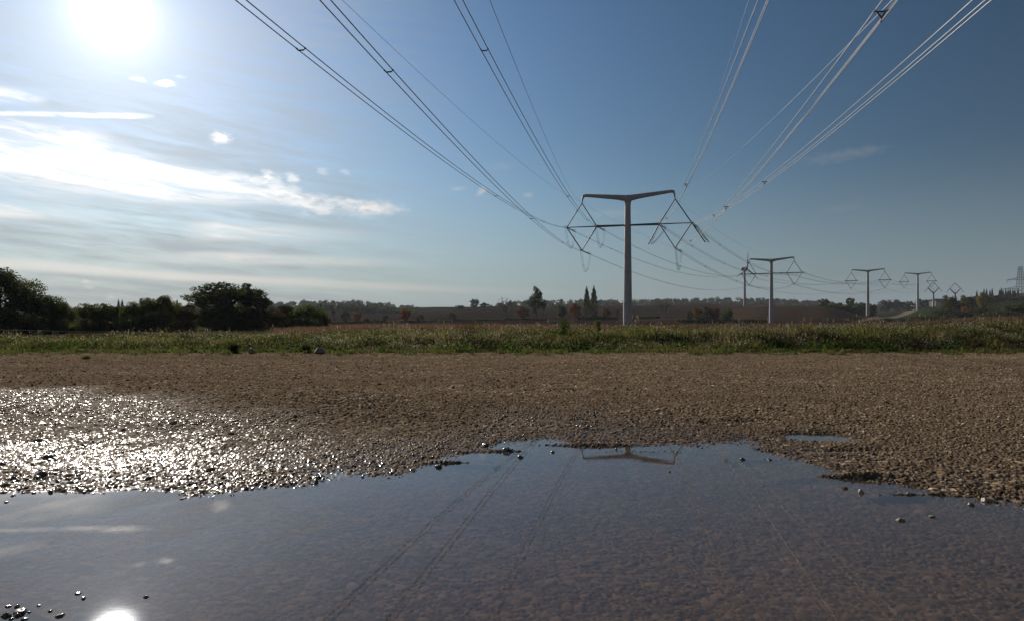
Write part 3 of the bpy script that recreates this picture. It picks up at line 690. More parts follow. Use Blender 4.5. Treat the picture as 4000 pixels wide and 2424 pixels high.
# far woodland: reads as one mass
skl = np.array([(-900, 1190), (100, 1200), (270, 1211), (420, 1203), (600, 1186), (850, 1180), (1050, 1179), (1200, 1174), (1358, 1170), (1517, 1182), (1612, 1192), (1675, 1203), (1833, 1200), (1912, 1191),
                (1991, 1175), (2097, 1170), (2334, 1166), (2471, 1170), (2652, 1162), (2898, 1162), (2995, 1164), (3190, 1172), (3287, 1182), (3433, 1186), (3530, 1184), (3677, 1172), (3798, 1160), (3847, 1152), (4000, 1146), (4900, 1140)], float)
PV = []; PR = []
def wood(n, ya, yb, lo, hi, drop0, drop1, per, cs):
    """crowns between two distances whose tops step down from the skyline"""
    global PV, PR
    p = rng.uniform(lo, hi, n); f = rng.random(n); Yt = ya+(yb-ya)*f
    top = np.interp(p, skl[:, 0], skl[:, 1])+drop0+(drop1-drop0)*(1-f)+rng.normal(0, 1.5, n)
    X = (p-2000)/F*Yt; zt = EYE+(HZ-top)/F*Yt
    for i in range(n):
        w = random.uniform(3.6, 6.5)*cs; hh = random.uniform(7, 10)*cs
        d = rng.normal(0, 1, (per, 3)); d /= np.linalg.norm(d, axis=1)[:, None]; d[:, 2] = d[:, 2]*.5+.1
        q = rng.uniform(.6, 1, (per, 1))
        P = np.array([X[i], Yt[i], zt[i]-hh*.55])+d*q*np.array([w, w, hh])
        PV.append(P); PR.append(np.clip(rng.normal(.2+.6*random.random(), .12, per), 0, 1))
wood(3400, 1120, 1480, -700, 4700, 0, 36, 100, 1.05)
wood(900, 1050, 1190, -300, 1800, 18, 46, 90, 1.0)
wood(260, 900, 960, 1330, 1800, 18, 26, 80, .9)
P = np.concatenate(PV); rr_ = np.repeat(np.concatenate(PR), 4)[:, None]
V, Q = leaves(P, 1.25)
tag(mesh_obj('woodland', V, Q, LEAF['wood'], None, False, {'rnd': np.repeat(rr_, 3, 1)}), 'continuous far woodland covering the ridge along the horizon', 'woodland', kind='stuff')

# ------------------------------------------------------------------ plants and small things on the verge
def weed(px, base, top, w, Y, col, label, name='tall_weed', n=420, leafy=1., cat='weed', group=None, bushy=False):
    X0 = (px-2000)/F*Y; z0 = tz(X0, Y); h = EYE+(HZ-top)/F*Y-z0; W = w/F*Y/2
    e = empty(name, (X0, Y, z0))
    ns = 12; mb = MB(); L = []
    for i in range(ns):
        a = rng.uniform(0, 6.283); r = rng.uniform(.1, 1)*W; q = np.linspace(0, 1, 5)
        x = math.cos(a)*r*q**1.3*.8+rng.normal(0, .02*h); y = math.sin(a)*r*q**1.3*.8; hh = h*random.uniform(.6, 1)
        P = np.stack([x*np.ones(5) if np.ndim(x) == 0 else x, y, hh*q], -1)
        mb.tube(P, np.linspace(.008, .004, 5), 4, cap=False)
        k = n//ns; u = rng.uniform(.1 if bushy else .25, 1, k); j = np.stack([np.interp(u, q, P[:, c]) for c in range(3)], -1)
        L.append(j+rng.normal(0, 1, (k, 3))*np.array([W*.28, W*.28, h*.05])*(1.2 if bushy else .7))
    mb.build('stem', M['bark'], e)
    P = np.concatenate(L); P[:, 2] = np.clip(P[:, 2], .02, h); V, Q = leaves(P, .045*leafy); rn = np.repeat(rng.uniform(0, 1, len(P)), 4)[:, None]
    mesh_obj('foliage', V, Q, LEAF[col], e, False, {'rnd': np.repeat(rn, 3, 1)})
    return tag(e, label, cat, group)
weed(1835, 1325, 1252, 80, 36, 'brown', 'dark brown withered dock clump standing above the verge', 'dock_plant', 900, .8, 'plant', bushy=True)
weed(2203, 1345, 1232, 62, 35, 'green', 'tallest leafy green weed left of the nearest pylon', n=520, group='tall green weeds')
weed(2337, 1335, 1240, 34, 35.5, 'green', 'narrow leafy green weed close to the nearest pylon column', n=420, group='tall green weeds')
weed(2500, 1320, 1258, 40, 37, 'brown', 'thin brown weed at the right of the nearest pylon foot', n=150, group='tall green weeds')
weed(2640, 1320, 1262, 60, 36, 'olive', 'straggly olive weed between first and second pylons', n=260, group='tall green weeds')
weed(280, 1340, 1296, 26, 40, 'green', 'small bright weed near the orange marker', n=220, group='tall green weeds')
weed(910, 1362, 1328, 62, 29.6, 'dark', 'low dark green bush at the gravel edge left of the boulders', 'low_bush', 1500, .8, 'shrub', 'low bushes on the verge', True)
weed(1190, 1362, 1340, 60, 29.8, 'mid', 'low green bush beside the right hand boulder', 'low_bush', 900, .8, 'shrub', 'low bushes on the verge', True)
weed(3850, 1325, 1262, 130, 36.5, 'dark', 'dark rounded bush near the right end of the verge', 'low_bush', 3000, 1., 'shrub', 'low bushes on the verge', True)
weed(3985, 1335, 1270, 50, 36, 'green', 'bright green weed clump at the right picture edge', 'low_bush', 700, .9, 'shrub', 'low bushes on the verge', True)
weed(3320, 1330, 1270, 60, 37, 'dark', 'dark straggly weed left below the third pylon', n=400, group='tall green weeds')
weed(3745, 1330, 1266, 60, 36.5, 'olive', 'olive weed left of the dark rounded bush', n=300, group='tall green weeds')

def rock(name, loc, d, mat, label, seed, group=None, rz=0., parent=None, wetlevel=None):
    import bmesh
    bm = bmesh.new(); bmesh.ops.create_icosphere(bm, subdivisions=4, radius=1)
    r_ = np.random.default_rng(seed); pl = r_.normal(0, 1, (16, 3)); pl /= np.linalg.norm(pl, axis=1)[:, None]; dd = r_.uniform(.62, .95, 16)
    from mathutils import noise as mn
    for v in bm.verts:
        c = np.array(v.co); k = pl @ c
        s = min(1., float(np.min(np.where(k > .05, dd/np.maximum(k, .05), 9))))
        s *= 1+.10*mn.noise(v.co*2.2+Vector((seed, 0, 0)))+.035*mn.noise(v.co*7)
        v.co = v.co*s; v.co.x *= d[0]/2; v.co.y *= d[1]/2; v.co.z *= d[2]/2
    me = bpy.data.meshes.new(name); bm.to_mesh(me); bm.free()
    for p in me.polygons: p.use_smooth = True
    me.materials.append(mat)
    o = bpy.data.objects.new(name, me); COL.objects.link(o); o.location = loc; o.rotation_euler = (0, 0, rz)
    return tag(o, label, 'boulder' if name == 'boulder' else 'stone', group)
x, y, _ = PX(982, 1366, 28.9); rock('boulder', (x, y, .17), (.36, .34, .34), M['rock'], 'small round boulder on the gravel edge by the low bush', 3, 'boulders at the gravel edge')
x, y, _ = PX(1248, 1362, 28.8); rock('boulder', (x, y, .16), (.52, .40, .36), M['rock'], 'larger flat topped boulder right of the round one', 8, 'boulders at the gravel edge')
# stones that stand out of the puddle
st = [(3368, 1914, 26, 22, 'rockpale', 'palest stone standing in the puddle at the right'),
 (3302, 1903, 30, 12, 'rockwet', 'dark flat stone left of the palest puddle stone'),
 (3525, 2027, 34, 17, 'rock', 'brown stone in the right part of the puddle'),
 (3645, 2014, 24, 12, 'rock', 'small brown stone at the rightmost part of the puddle'),
 (3558, 1922, 22, 14, 'rockwet', 'rounded wet stone right of the palest puddle stone'),
 (3862, 1948, 40, 24, 'rockpale', 'angular pale stone on the right puddle shore'),
 (3800, 1966, 26, 16, 'rockwet', 'wet stone at the water line below the angular pale stone'),
 (2616, 1838, 14, 9, 'rockpale', 'tiny pale stone alone in mid puddle'),
 (2407, 1749, 14, 12, 'rockpale', 'pale pebble at the left end of the pylon reflection'),
 (2158, 1760, 20, 13, 'rockwet', 'dark pebble right of the small gravel spit'),
 (1896, 1732, 30, 20, 'rockwet', 'knobbly wet stone on the gravel spit, left one'),
 (1978, 1752, 34, 24, 'rockwet', 'knobbly wet stone on the gravel spit, largest one'),
 (2033, 1780, 28, 14, 'rockwet', 'wet stone at the tip of the gravel spit'),
 (1712, 1815, 30, 20, 'rockwet', 'wet stone at the shore left of the gravel spit'),
 (2903, 1788, 26, 14, 'rockwet', 'wet stone in the puddle below the small side pool'),
 (3010, 1792, 24, 10, 'rockwet', 'flat wet stone just left of the line of islets'),
 (192, 1916, 22, 15, 'rockwet', 'dark stone in the bright water near the left shore'),
 (128, 1921, 18, 10, 'rockwet', 'small dark stone left of another in the bright water'),
 (326, 1918, 18, 11, 'rockwet', 'dark stone farther right in the bright water'),
 (45, 1933, 26, 9, 'rockwet', 'flat dark stone near the left picture edge'),
 (18, 1959, 20, 7, 'rockwet', 'lowest flat dark stone in the bright left water'),
 (216, 1905, 16, 10, 'rockwet', 'small stone touching the left shore gravel'),
 (565, 2328, 26, 12, 'rockwet', 'lone dark stone right of the sun reflection'),
 (300, 2316, 30, 10, 'rockwet', 'upper flat stone left of the sun reflection'),
 (320, 2334, 26, 12, 'rockwet', 'stone just below the upper flat one by the sun reflection'),
 (228, 2402, 36, 14, 'rockwet', 'low wet stone near the bottom left of the sun reflection'),
 (58, 2366, 26, 12, 'rockwet', 'wet stone of the bottom left islets, middle one'),
 (25, 2366, 24, 10, 'rockwet', 'wet stone of the bottom left islets, leftmost one'),
 (66, 2386, 60, 24, 'rockwet', 'largest wet stone of the bottom left islets'),
 (145, 2364, 20, 8, 'rockwet', 'small wet stone right of the bottom left islets'),
 (110, 2388, 16, 8, 'rockwet', 'tiny wet stone right of the largest islet stone'),
 (190, 2384, 20, 9, 'rockwet', 'tiny wet stone between islets and the sun reflection'),
 (38, 2415, 28, 10, 'rockwet', 'wet stone in the bottom left corner'),
 (88, 2416, 30, 9, 'rockwet', 'wet stone right of the bottom left corner one'),
 (1235, 1872, 16, 22, 'rockwet', 'upright dark stone on the left shore of the puddle'),
 (860, 1888, 26, 20, 'rockwet', 'dark stone on the glittering left shore'),
]
for i, (px, py, w, h, mt, lb) in enumerate(st):
    Yb = EYE*F/(py+h*.5-HZ); X0 = (px-2000)/F*Yb; W = w*.88/F*Yb; Hh = h*.8/F*Yb
    rock('stone', (X0, Yb+W*.4, max(0, float(yard_base(np.array([X0]), np.array([Yb]))[0]))+Hh*.12), (W*1.15, W*random.uniform(.8, 1.2), Hh*1.5), M[mt], lb, 20+i, 'stones standing out of the puddle', random.uniform(0, 3))
# loose stones over the yard
def lump(seed):
    import bmesh
    bm = bmesh.new(); bmesh.ops.create_icosphere(bm, subdivisions=1 if seed else 1, radius=1)
    r_ = np.random.default_rng(seed)
    V = np.array([v.co[:] for v in bm.verts])*r_.uniform(.75, 1.15, (len(bm.verts), 1)); Fc = np.array([[v.index for v in f.verts] for f in bm.faces]); bm.free()
    return V, Fc
LV = []; LF = []; LC = []; off = 0
def loose(n, y0, y1, smin, smax, patch=None):
    global off
    Ys = rng.uniform(y0**.55, y1**.55, n)**(1/.55); Xs = rng.uniform(-.85, .85, n)*Ys
    if patch is not None: k = vnoise(Xs, Ys, 2.2, 140) > patch; Xs = Xs[k]; Ys = Ys[k]
    zb = yard_base(Xs, Ys); k = zb > -.018; Xs = Xs[k]; Ys = Ys[k]; zb = zb[k]
    wt = np.clip(1-zb/.03, 0, 1)
    wt = np.clip(np.maximum(wt**.7, left_wet(Xs, Ys)), 0, 1)
    protos = [lump(s) for s in range(1, 9)]
    for i in range(len(Xs)):
        V, Fc = protos[i % 8]; s = smin+(smax-smin)*rng.random()**3; a = rng.uniform(0, 6.283); c, s_ = math.cos(a), math.sin(a)
        W = V*np.array([s, s*.75, s*.5]); W = W @ np.array([[c, s_, 0], [-s_, c, 0], [0, 0, 1]])+np.array([Xs[i], Ys[i], zb[i]+.008+s*.15])
        LV.append(W); LF.append(Fc+off); off += len(V); LC.append(np.tile([[rng.random(), wt[i], 1.]], (len(V), 1)))
loose(9000, 4.5, 12, .008, .026); loose(17000, 9, 28.5, .013, .036); loose(3500, 9, 28, .018, .048, .6)
n = 900
tag(mesh_obj('loose_stones', np.concatenate(LV), np.concatenate(LF), M['gravel'], None, True, {'col': np.concatenate(LC)}), 'loose limestone chips lying over the yard', 'gravel', kind='stuff')
# verge kerb of soil clods
x, y, _ = PX(3935, 1430, 20); mb = MB(); q = np.linspace(0, 1, 7)
x0 = (3880-2000)/F*21.6; mb.tube(np.stack([x0+q*.55, 21.6+q*.1, .09+.02*np.sin(q*3)], -1), np.linspace(.012, .006, 7), 6)
o = mb.build('stick', M['stick']); tag(o, 'bleached stick lying on the gravel at the far right', 'stick')
n = 160; V, Fq, C = blades(rng.normal(0, .07, n), rng.normal(0, .07, n), np.zeros(n), rng.uniform(.05, .15, n), np.full(n, .006), .5, pick(n, [(.08, .13, .02), (.06, .10, .02)]))
e = mesh_obj('grass_tuft', V, Fq, GM, None, False, {'col': C}); e.location = (*PX(336, 1408, 24.6)[:2], .07); tag(e, 'small green grass tuft growing alone in the left gravel', 'grass tuft')

# ------------------------------------------------------------------ fence on the left
posts = [(68, 1330, 1283, 47), (528, 1318, 1291, 63), (742, 1312, 1298, 80), (918, 1308, 1298, 98), (-420, 1350, 1270, 36)]
pp = []
for i, (px, b_, t_, Y_) in enumerate(posts):
    X0 = (px-2000)/F*Y_; z0 = tz(X0, Y_); top_ = EYE+(HZ-t_)/F*Y_
    mb = MB(); mb.tube([[0, 0, -.2], [-.03, 0, (top_-z0)*.5], [-.10 if i < 2 else -.03, 0, top_-z0]], [.045, .04, .035], 8)
    if i == 4: o = mb.build('fence_post', M['wood']); 
    else: o = mb.build('fence_post', M['wood'])
    o.location = (X0, Y_, z0)
    tag(o, ['leaning pale fence post in front of the left trees', 'small leaning fence post before the three green trees', 'short fence post before the brownish shrub', 'farthest short fence post before the big oak', 'near fence post outside the left picture edge'][i], 'fence post', 'posts of the left pasture fence')
    pp.append((X0-.08, Y_, top_-.06))
pp = [pp[4]]+pp[:4]
mb = MB()
for a, b_ in zip(pp[:-1], pp[1:]):
    q = np.linspace(0, 1, 9)[:, None]; P = np.array(a)*(1-q)+np.array(b_)*q; P[:, 2] -= (4*q*(1-q)*.06)[:, 0]; mb.tube(P, .012, 5, cap=False)
tag(mb.build('fence_wire', M['fwire']), 'single pale fence wire running along the left pasture', 'fence wire')
X0 = (222-2000)/F*44; mb = lathe([(.13, 0), (.13, .02), (.075, .03), (.02, .34), (.0, .35)], 14)
o = mb.build('marker_cone', M['orange']); o.location = (X0, 44, tz(X0, 44)+.18); tag(o, 'small orange marker cone half hidden in the left weeds', 'cone')

# ------------------------------------------------------------------ pylons
HC, HD = 27.4, 6.45      # diamond centre height and half height
SN, SO, ST = 8.3, 16.6, 12.38
def insulator(name, a, b_, parent, r=.12, sheds=True):
    a = np.array(a, float); b_ = np.array(b_, float); L = np.linalg.norm(b_-a); mb = MB()
    if sheds:
        k = max(8, int(L/.28)); t = np.linspace(0, 1, 2*k+1); rr = np.where(np.arange(2*k+1) % 2, r*1.15, r*.78)
    else: t = np.linspace(0, 1, 2); rr = np.full(2, r)
    mb.tube(a+(b_-a)*t[:, None], rr, 8)
    return mb.build(name, M['insul'], parent)
def ring(mb, c, r, tilt=0):
    a = np.linspace(0, 2*math.pi, 15); P = np.stack([r*np.cos(a)*1.25, r*np.sin(a)*.9, .25*np.sin(a+tilt)*r], -1)+np.array(c); mb.tube(P, .028, 5, cap=False)
def pylon(px, Y, z, yaw, label, detail, L=12.0, name='pylon'):
    X0 = (px-2000)/F*Y; e = empty(name, (X0, Y, z), yaw); k = L/12.0
    m_ = lathe([(1.22, -1), (1.22, 6.55)], 32); m_.build('base_section', M['concrete'], e)
    lathe([(1.20, 6.55), (1.36, 6.56), (1.36, 6.78), (1.14, 6.79)], 32).build('flange', M['concrete'], e)
    lathe([(1.14, 6.7), (1.0, 17), (.86, 27), (.78, 32.2), (.80, 33.0), (.92, 33.6), (1.15, 34.05), (1.2, 34.5), (1.0, 35.2), (.5, 35.45), (0.01, 35.5)], 32).build('column', M['concrete'], e)
    for sg in (-1, 1):
        s = np.array([0, .8, 1.5, 2.5, 4, 6, 8, 10, 11.2, 11.7, 11.95, 12.1, 12.25, 12.36]); zt = 35.45+.075*s; zt[-5:] = [36.22, 35.9, 35.35, 34.7, 33.9]
        rr = np.array([.8, .82, .79, .70, .64, .58, .51, .45, .42, .40, .34, .28, .21, .14]); zc = zt-rr
        zc[-4:] = zt[-4:]
        mb = MB(); mb.tube(np.stack([sg*s*k, 0*s, zc], -1), rr, 16, 1.05); mb.build('crossarm', M['concrete'], e)
        # diamond
        sw = .42
        c = sg*k
        top_ = (c*ST, 0, HC+HD); bot = (c*ST, 0, HC-HD); o_ = (c*SO, 0, HC)
        rb = .15 if detail > 1 else .15
        if detail > 1:
            for y in (-sw, sw):
                for p, q in ((top_, (c*SN, y, HC)), (bot, (c*SN, y, HC)), (o_, (c*SN, y, HC))): insulator('insulator_bar', p, q, e, .115, detail > 1)
            insulator('insulator_bar', top_, o_, e, rb); insulator('insulator_bar', bot, o_, e, rb)
            mb = MB(); mb.tube([[c*.8, 0, HC+.0], [c*SN, 0, HC]], [.24, .33], 10); mb.build('support_strut', M['insul'], e)
        else:
            for p, q in ((top_, (c*SN, 0, HC)), (bot, (c*SN, 0, HC)), (top_, o_), (bot, o_)): insulator('insulator_bar', p, q, e, rb, False)
            if detail == 1:
                mb = MB(); mb.tube([[c*.8, 0, HC], [c*18.0, 0, HC]], [.28, .2], 8); mb.build('support_strut', M['insul'], e)
            else:
                mb = MB(); mb.tube([[c*(SN-.7), 0, HC], [c*(SO+.7), 0, HC]], [.26, .26], 8); mb.build('support_strut', M['insul'], e)
    if detail > 1:
        mb = MB(); a = np.linspace(0, 6.283, 13)[:-1]
        mb.tube([[-.05, -.86, 34.55], [-.05, -.60, 34.55]], [.26, .26], 12); mb.build('access_cap', M['black'], e)
        mb = MB(); mb.tube([[-11.7*k, -.42, 35.4], [-11.75*k, -.3, 33.9]], .012, 4); mb.build('earth_strap', M['steel_dark'], e)
    bpy.context.view_layer.update()
    return e
P1 = pylon(2452, 183.0, tz(31, 183), R(-15.7), 'nearest and tallest white T shaped pylon with two hanging diamonds', 2)
P2 = pylon(3013, 380, tz(.3798*380, 380), R(-28.6), 'second T shaped pylon with one bar running through both diamonds', 1, 11.5)
P3 = pylon(3390, 530, tz(.5212*530, 530), R(-30), 'third T shaped pylon, left of the two small ones', 0, 11.2)
P4 = pylon(3585, 672, tz(.5943*672, 672), R(-28), 'fourth T shaped pylon, standing highest on the green bank', 0, 11.2)
def wp(P, s, z, k=1., y=0): return P.matrix_world @ Vector((s*k, y, z))
def diamond_pylon(px, Y, z, yaw, label, H0):
    X0 = (px-2000)/F*Y; e = empty('diamond_pylon', (X0, Y, z), yaw)
    lathe([(1.1, -1), (.85, H0)], 20).build('column', M['concrete'], e)
    for sg in (-1, 1):
        mb = MB(); mb.tube([[0, 0, H0-.6], [sg*5.0, 0, H0+5.2]], [.75, .5], 10); mb.build('lower_arm', M['concrete'], e)
        mb = MB(); mb.tube([[sg*5.0, 0, H0+5.2], [0, 0, H0+11.2]], [.26, .24], 8); mb.build('insulator_bar', M['insul'], e)
        mb = MB(); mb.tube([[sg*5.0, 0, H0+5.2], [sg*(8.0 if H0 > 11 else 6.2), 0, H0+(.9 if H0 > 11 else 4.4)]], [.2, .2], 8); mb.build('jumper_strut', M['insul'], e)
    mb = MB(); mb.tube([[0, 0, H0-.4], [0, 0, H0+4.9]], [.2, .16], 8); mb.build('centre_post', M['concrete'], e)
    tag(e, label, 'pylon', 'diamond headed pylons'); bpy.context.view_layer.update(); return e
P5 = diamond_pylon(3646, 720, EYE+(HZ-1196)/F*720, R(-20), 'left diamond headed pylon on a short pale column before the barn', 14.2)
P6 = diamond_pylon(3731, 730, EYE+(HZ-1192)/F*730, R(-20), 'right diamond headed pylon rising behind the yellowish tree', 12.6)
P5['label'] = 'left diamond headed pylon on a short pale column before the barn'
tag(P1, 'nearest and tallest white T shaped pylon with two hanging diamonds', 'pylon', 'T shaped pylons')
tag(P2, 'second T shaped pylon with one bar running through both diamonds', 'pylon', 'T shaped pylons')
tag(P3, 'third T shaped pylon, left one of the two small ones', 'pylon', 'T shaped pylons')
tag(P4, 'fourth T shaped pylon, standing highest up the green bank', 'pylon', 'T shaped pylons')

# ---- conductors
PHI = R(10.2)
din = np.array([-math.sin(PHI), -math.cos(PHI)])
OFF2 = [(-.25, 0), (.25, 0)]; OFF3 = [(-.27, .14), (.27, .14), (0, -.32)]
def bundle(name, pts, offs, r, spac, label, group, seg=5):
    """pts: (n,3) centre line; offs: sideways/up offsets of each conductor; spac: indices along the line"""
    pts = np.array(pts, float); e = empty(name, tuple(pts[0])); T = pts[-1]-pts[0]; T[2] = 0; T /= np.linalg.norm(T); S = np.array([T[1], -T[0], 0])
    P0 = pts[0].copy()
    for a, z in offs:
        mb = MB(); mb.tube(pts-P0+S*a+np.array([0, 0, z]), r, seg, cap=False); mb.build('conductor', M['wire'], e)
    L = np.concatenate([[0], np.cumsum(np.linalg.norm(np.diff(pts, axis=0), axis=1))])
    for s in spac:
        c = np.array([np.interp(s, L, pts[:, k]) for k in range(3)])-P0; mb = MB()
        C = [c+S*a+np.array([0, 0, z]) for a, z in offs]
        if len(offs) == 2:
            dn = np.array([0, 0, -.10]); a, b_ = C; m1 = a+(b_-a)*.16+dn; m2 = b_+(a-b_)*.16+dn
            mb.tube([m1, m2], .045, 6); mb.tube([a, m1], .03, 6); mb.tube([b_, m2], .03, 6)
            for p in (a, b_): mb.tube([p-T*.06, p+T*.06], .05, 6)
        else:
            G = sum(C)/3; In = [G+(p-G)*.62 for p in C]
            for i in range(3):
                mb.tube([In[i], In[(i+1) % 3]], .038, 6); mb.tube([In[i], C[i]], .03, 6); mb.tube([C[i]-T*.07, C[i]+T*.07], .05, 6)
        mb.build('spacer', M['steel_dark'], e)
    return tag(e, label, 'power line', group)
def incoming(att, a, b_, s0, s1, phi=PHI, n=90):
    d = np.array([-math.sin(phi), -math.cos(phi)]); s = np.linspace(s0, s1, n)
    return np.stack([att[0]+d[0]*s, att[1]+d[1]*s, att[2]+a*s+b_*s*s], -1)
def span(A, B, sagc=.00042, n=40):
    A = np.array(A); B = np.array(B); t = np.linspace(0, 1, n)[:, None]; L = np.linalg.norm((B-A)[:2]); P = A*(1-t)+B*t
    P[:, 2] -= (t*(1-t))[:, 0]*L*L*sagc; return P
IN = {  # node s, z, a, b
 'A': (-SO, HC, -.1304, .00040), 'B': (-ST, HC-HD, -.0895, .00039), 'C': (-SN, HC, -.1160, .00046),
 'D': (SN, HC, -.1330, .00045), 'E': (ST, HC-HD, -.1000, .00039), 'F': (SO, HC, -.1330, .00035)}
LB = {'A': 'outer left', 'B': 'lower left', 'C': 'inner left', 'D': 'inner right', 'E': 'lower right', 'F': 'outer right'}
SP = {'A': [], 'B': [], 'C': [], 'D': [], 'E': [], 'F': []}
def s_at(att, px):   # distance along the incoming span where it crosses picture column px (spacer spots)
    rx = (px-2000)/F; return (rx*att[1]-att[0])/(din[0]-rx*din[1])
spx = {'A': [1161, 1934, 2123], 'B': [1515, 2076, 2157+40], 'C': [1889, 2219, 2294], 'D': [3006, 2682, 2604], 'E': [3450, 2837, 2699], 'F': [2990, 2789]}
din3 = Vector((din[0], din[1], -.12)).normalized()
dout3 = Vector((P2.location.x-P1.location.x, P2.location.y-P1.location.y, 0)).normalized(); dout3.z = -.09; dout3.normalize()
STR = 5.6
M1 = P1.matrix_world.inverted(); R1 = M1.to_3x3()
for k, (s, z, a, b_) in IN.items():
    nd = wp(P1, s, z); right_ = s > 0; offs = OFF3 if right_ else OFF2
    st_ = 3.2
    P = incoming(nd, a, b_, st_, 300)
    sp_ = [s_at(nd, q)-st_ for q in spx[k]]+([70+10*len(k)] if False else [])
    bundle('conductor_bundle', P, offs, .032 if not right_ else .024, [q for q in sp_ if q > 0], LB[k]+(' triple' if right_ else ' twin')+' conductor bundle sweeping overhead to the nearest pylon', 'overhead conductor bundles', 6)
    # tension strings (parts of the pylon), yokes, rings
    ends = []
    for d3, Ls in ((din3, st_), (dout3, STR)):
        dl = R1 @ d3; n0 = Vector((s, 0, z)); en = n0+dl*Ls; side = dl.cross(Vector((0, 0, 1))).normalized(); ends.append(en)
        for q in ((-.2, .2) if Ls > 4 else (-.16, .16)):
            insulator('tension_string', n0+side*q+dl*.3, en+side*q-dl*.5, P1, .075)
        mb = MB(); mb.tube([en-side*.42-dl*.4, en+side*.42-dl*.4], .06, 6); mb.tube([en-side*.3-dl*.4, en-side*.27+dl*.2], .035, 6); mb.tube([en+side*.3-dl*.4, en+side*.27+dl*.2], .035, 6)
        ring(mb, en-dl*1.2+Vector((0, 0, .3)), .55); ring(mb, en-dl*.35, .32)
        mb.build('string_clamp', M['insul'], P1)
    mb = MB()
    # jumper loops under the node
    A0, B0 = ends; t = np.linspace(0, 1, 22)
    tgt = None
    if k == 'D': tgt = (s-2.9, z-5.3)
    if k == 'F': tgt = (s+3.4, z-5.2)
    for q in ((-.2, .2) if not right_ else (-.22, 0, .22)):
        C0 = np.array(A0)*(1-t)[:, None]+np.array(B0)*t[:, None]; C0[:, 2] -= (1-(2*t-1)**2)*(5.2 if tgt is None else 4.6)
        if tgt: C0[:, 0] += (1-(2*t-1)**2)*(tgt[0]-s)*1.0
        C0[:, 0] += q; mb.tube(C0, .03, 5, cap=False)
    for tt_ in (.28, .5, .72):
        i = int(tt_*21); c = np.array(A0)*(1-t[i])+np.array(B0)*t[i]; c[2] -= (1-(2*t[i]-1)**2)*(5.2 if tgt is None else 4.6)
        if tgt: c[0] += (1-(2*t[i]-1)**2)*(tgt[0]-s)
        mb.tube([c-np.array([.26, 0, 0]), c+np.array([.26, 0, 0])], .05, 6)
    mb.build('jumper_loop', M['insul'], P1)
    if tgt: insulator('jumper_strut', (s, 0, z), (tgt[0], 0, tgt[1]), P1, .15)
# two light earth wires on each side
def earth(P, label, r=.014): 
    P = np.array(P); mb = MB(); mb.tube(P-P[0], r, 5, cap=False); o = mb.build('earth_wire', M['wire']); o.location = tuple(P[0]); return tag(o, label, 'earth wire', 'thin earth wires')
tl = wp(P1, -ST, HC+HD+.1); tr_ = wp(P1, ST, HC+HD+.1)
earth(incoming(tl, -.125, .00034, 0, 300, R(12.2)), 'thin earth wire overhead crossing the lower left bundle')
earth(incoming(tl, -.160, .00036, 0, 300, R(7.6)), 'thin earth wire overhead right of the inner left bundle', .016)
earth(incoming(tr_, -.130, .00033, 0, 300, R(7.7)), 'thin bright earth wire overhead left of the lower right bundle', .016)
earth(incoming(tr_, -.135, .00050, 0, 300, R(11.2)), 'faint earth wire overhead left of the inner right bundle', .012)
OUTN = {'A': (-SO, HC), 'B': (-ST, HC-HD), 'C': (-SN, HC), 'D': (SN, HC), 'E': (ST, HC-HD), 'F': (SO, HC)}
def link(Pa, ka, Pb, kb, nm, off_a=0, sagc=.00046, rr=.03, detail=True):
    for k, (s, z) in OUTN.items():
        A = wp(Pa, s, z, ka)
        if Pa is P1: A = A+dout3*STR
        B = wp(Pb, s, z, kb); P = span(A, B, sagc); Ls = np.linalg.norm(P[-1]-P[0])
        bundle('conductor_bundle', P, (OFF3 if s > 0 else OFF2) if detail else [(-.2, 0), (.2, 0)], rr, [Ls*q for q in ((.12, .32, .52, .72, .92) if detail else (.3, .6))], LB[k]+' conductor bundle hanging between '+nm, 'conductor bundles between far pylons')
    for s, w in ((-ST, 'left'), (ST, 'right')):
        earth(span(wp(Pa, s, HC+HD+.1, ka), wp(Pb, s, HC+HD+.1, kb), sagc*.8), 'thin '+w+' earth wire between '+nm, .02)
link(P1, 1, P2, 11.5/12, 'first and second T pylons')
link(P2, 11.5/12, P3, 11.2/12, 'second and third T pylons', rr=.035)
link(P3, 11.2/12, P4, 11.2/12, 'third and fourth T pylons', rr=.035, detail=False)
for (Pb, sg, w, H0) in ((P5, -1, 'left', 14.2), (P6, 1, 'right', 12.6)):
    for nm_, (sa, za), (sb, zb) in (('upper', (ST, HC+HD), (0, H0+11.2)), ('outer', (SO, HC), (5, H0+5.2)), ('inner', (SN, HC), (-5, H0+5.2)), ('lower', (ST, HC-HD), (0, H0))):
        sa2 = sg*sa; sb2 = sb if sg > 0 else -sb
        P = span(wp(P4, sa2, za, 11.2/12), Pb.matrix_world @ Vector((sb2, 0, zb)), .0016)
        earth(P, nm_+' line from the fourth pylon to the '+w+' diamond pylon', .035)['category'] = 'power line'

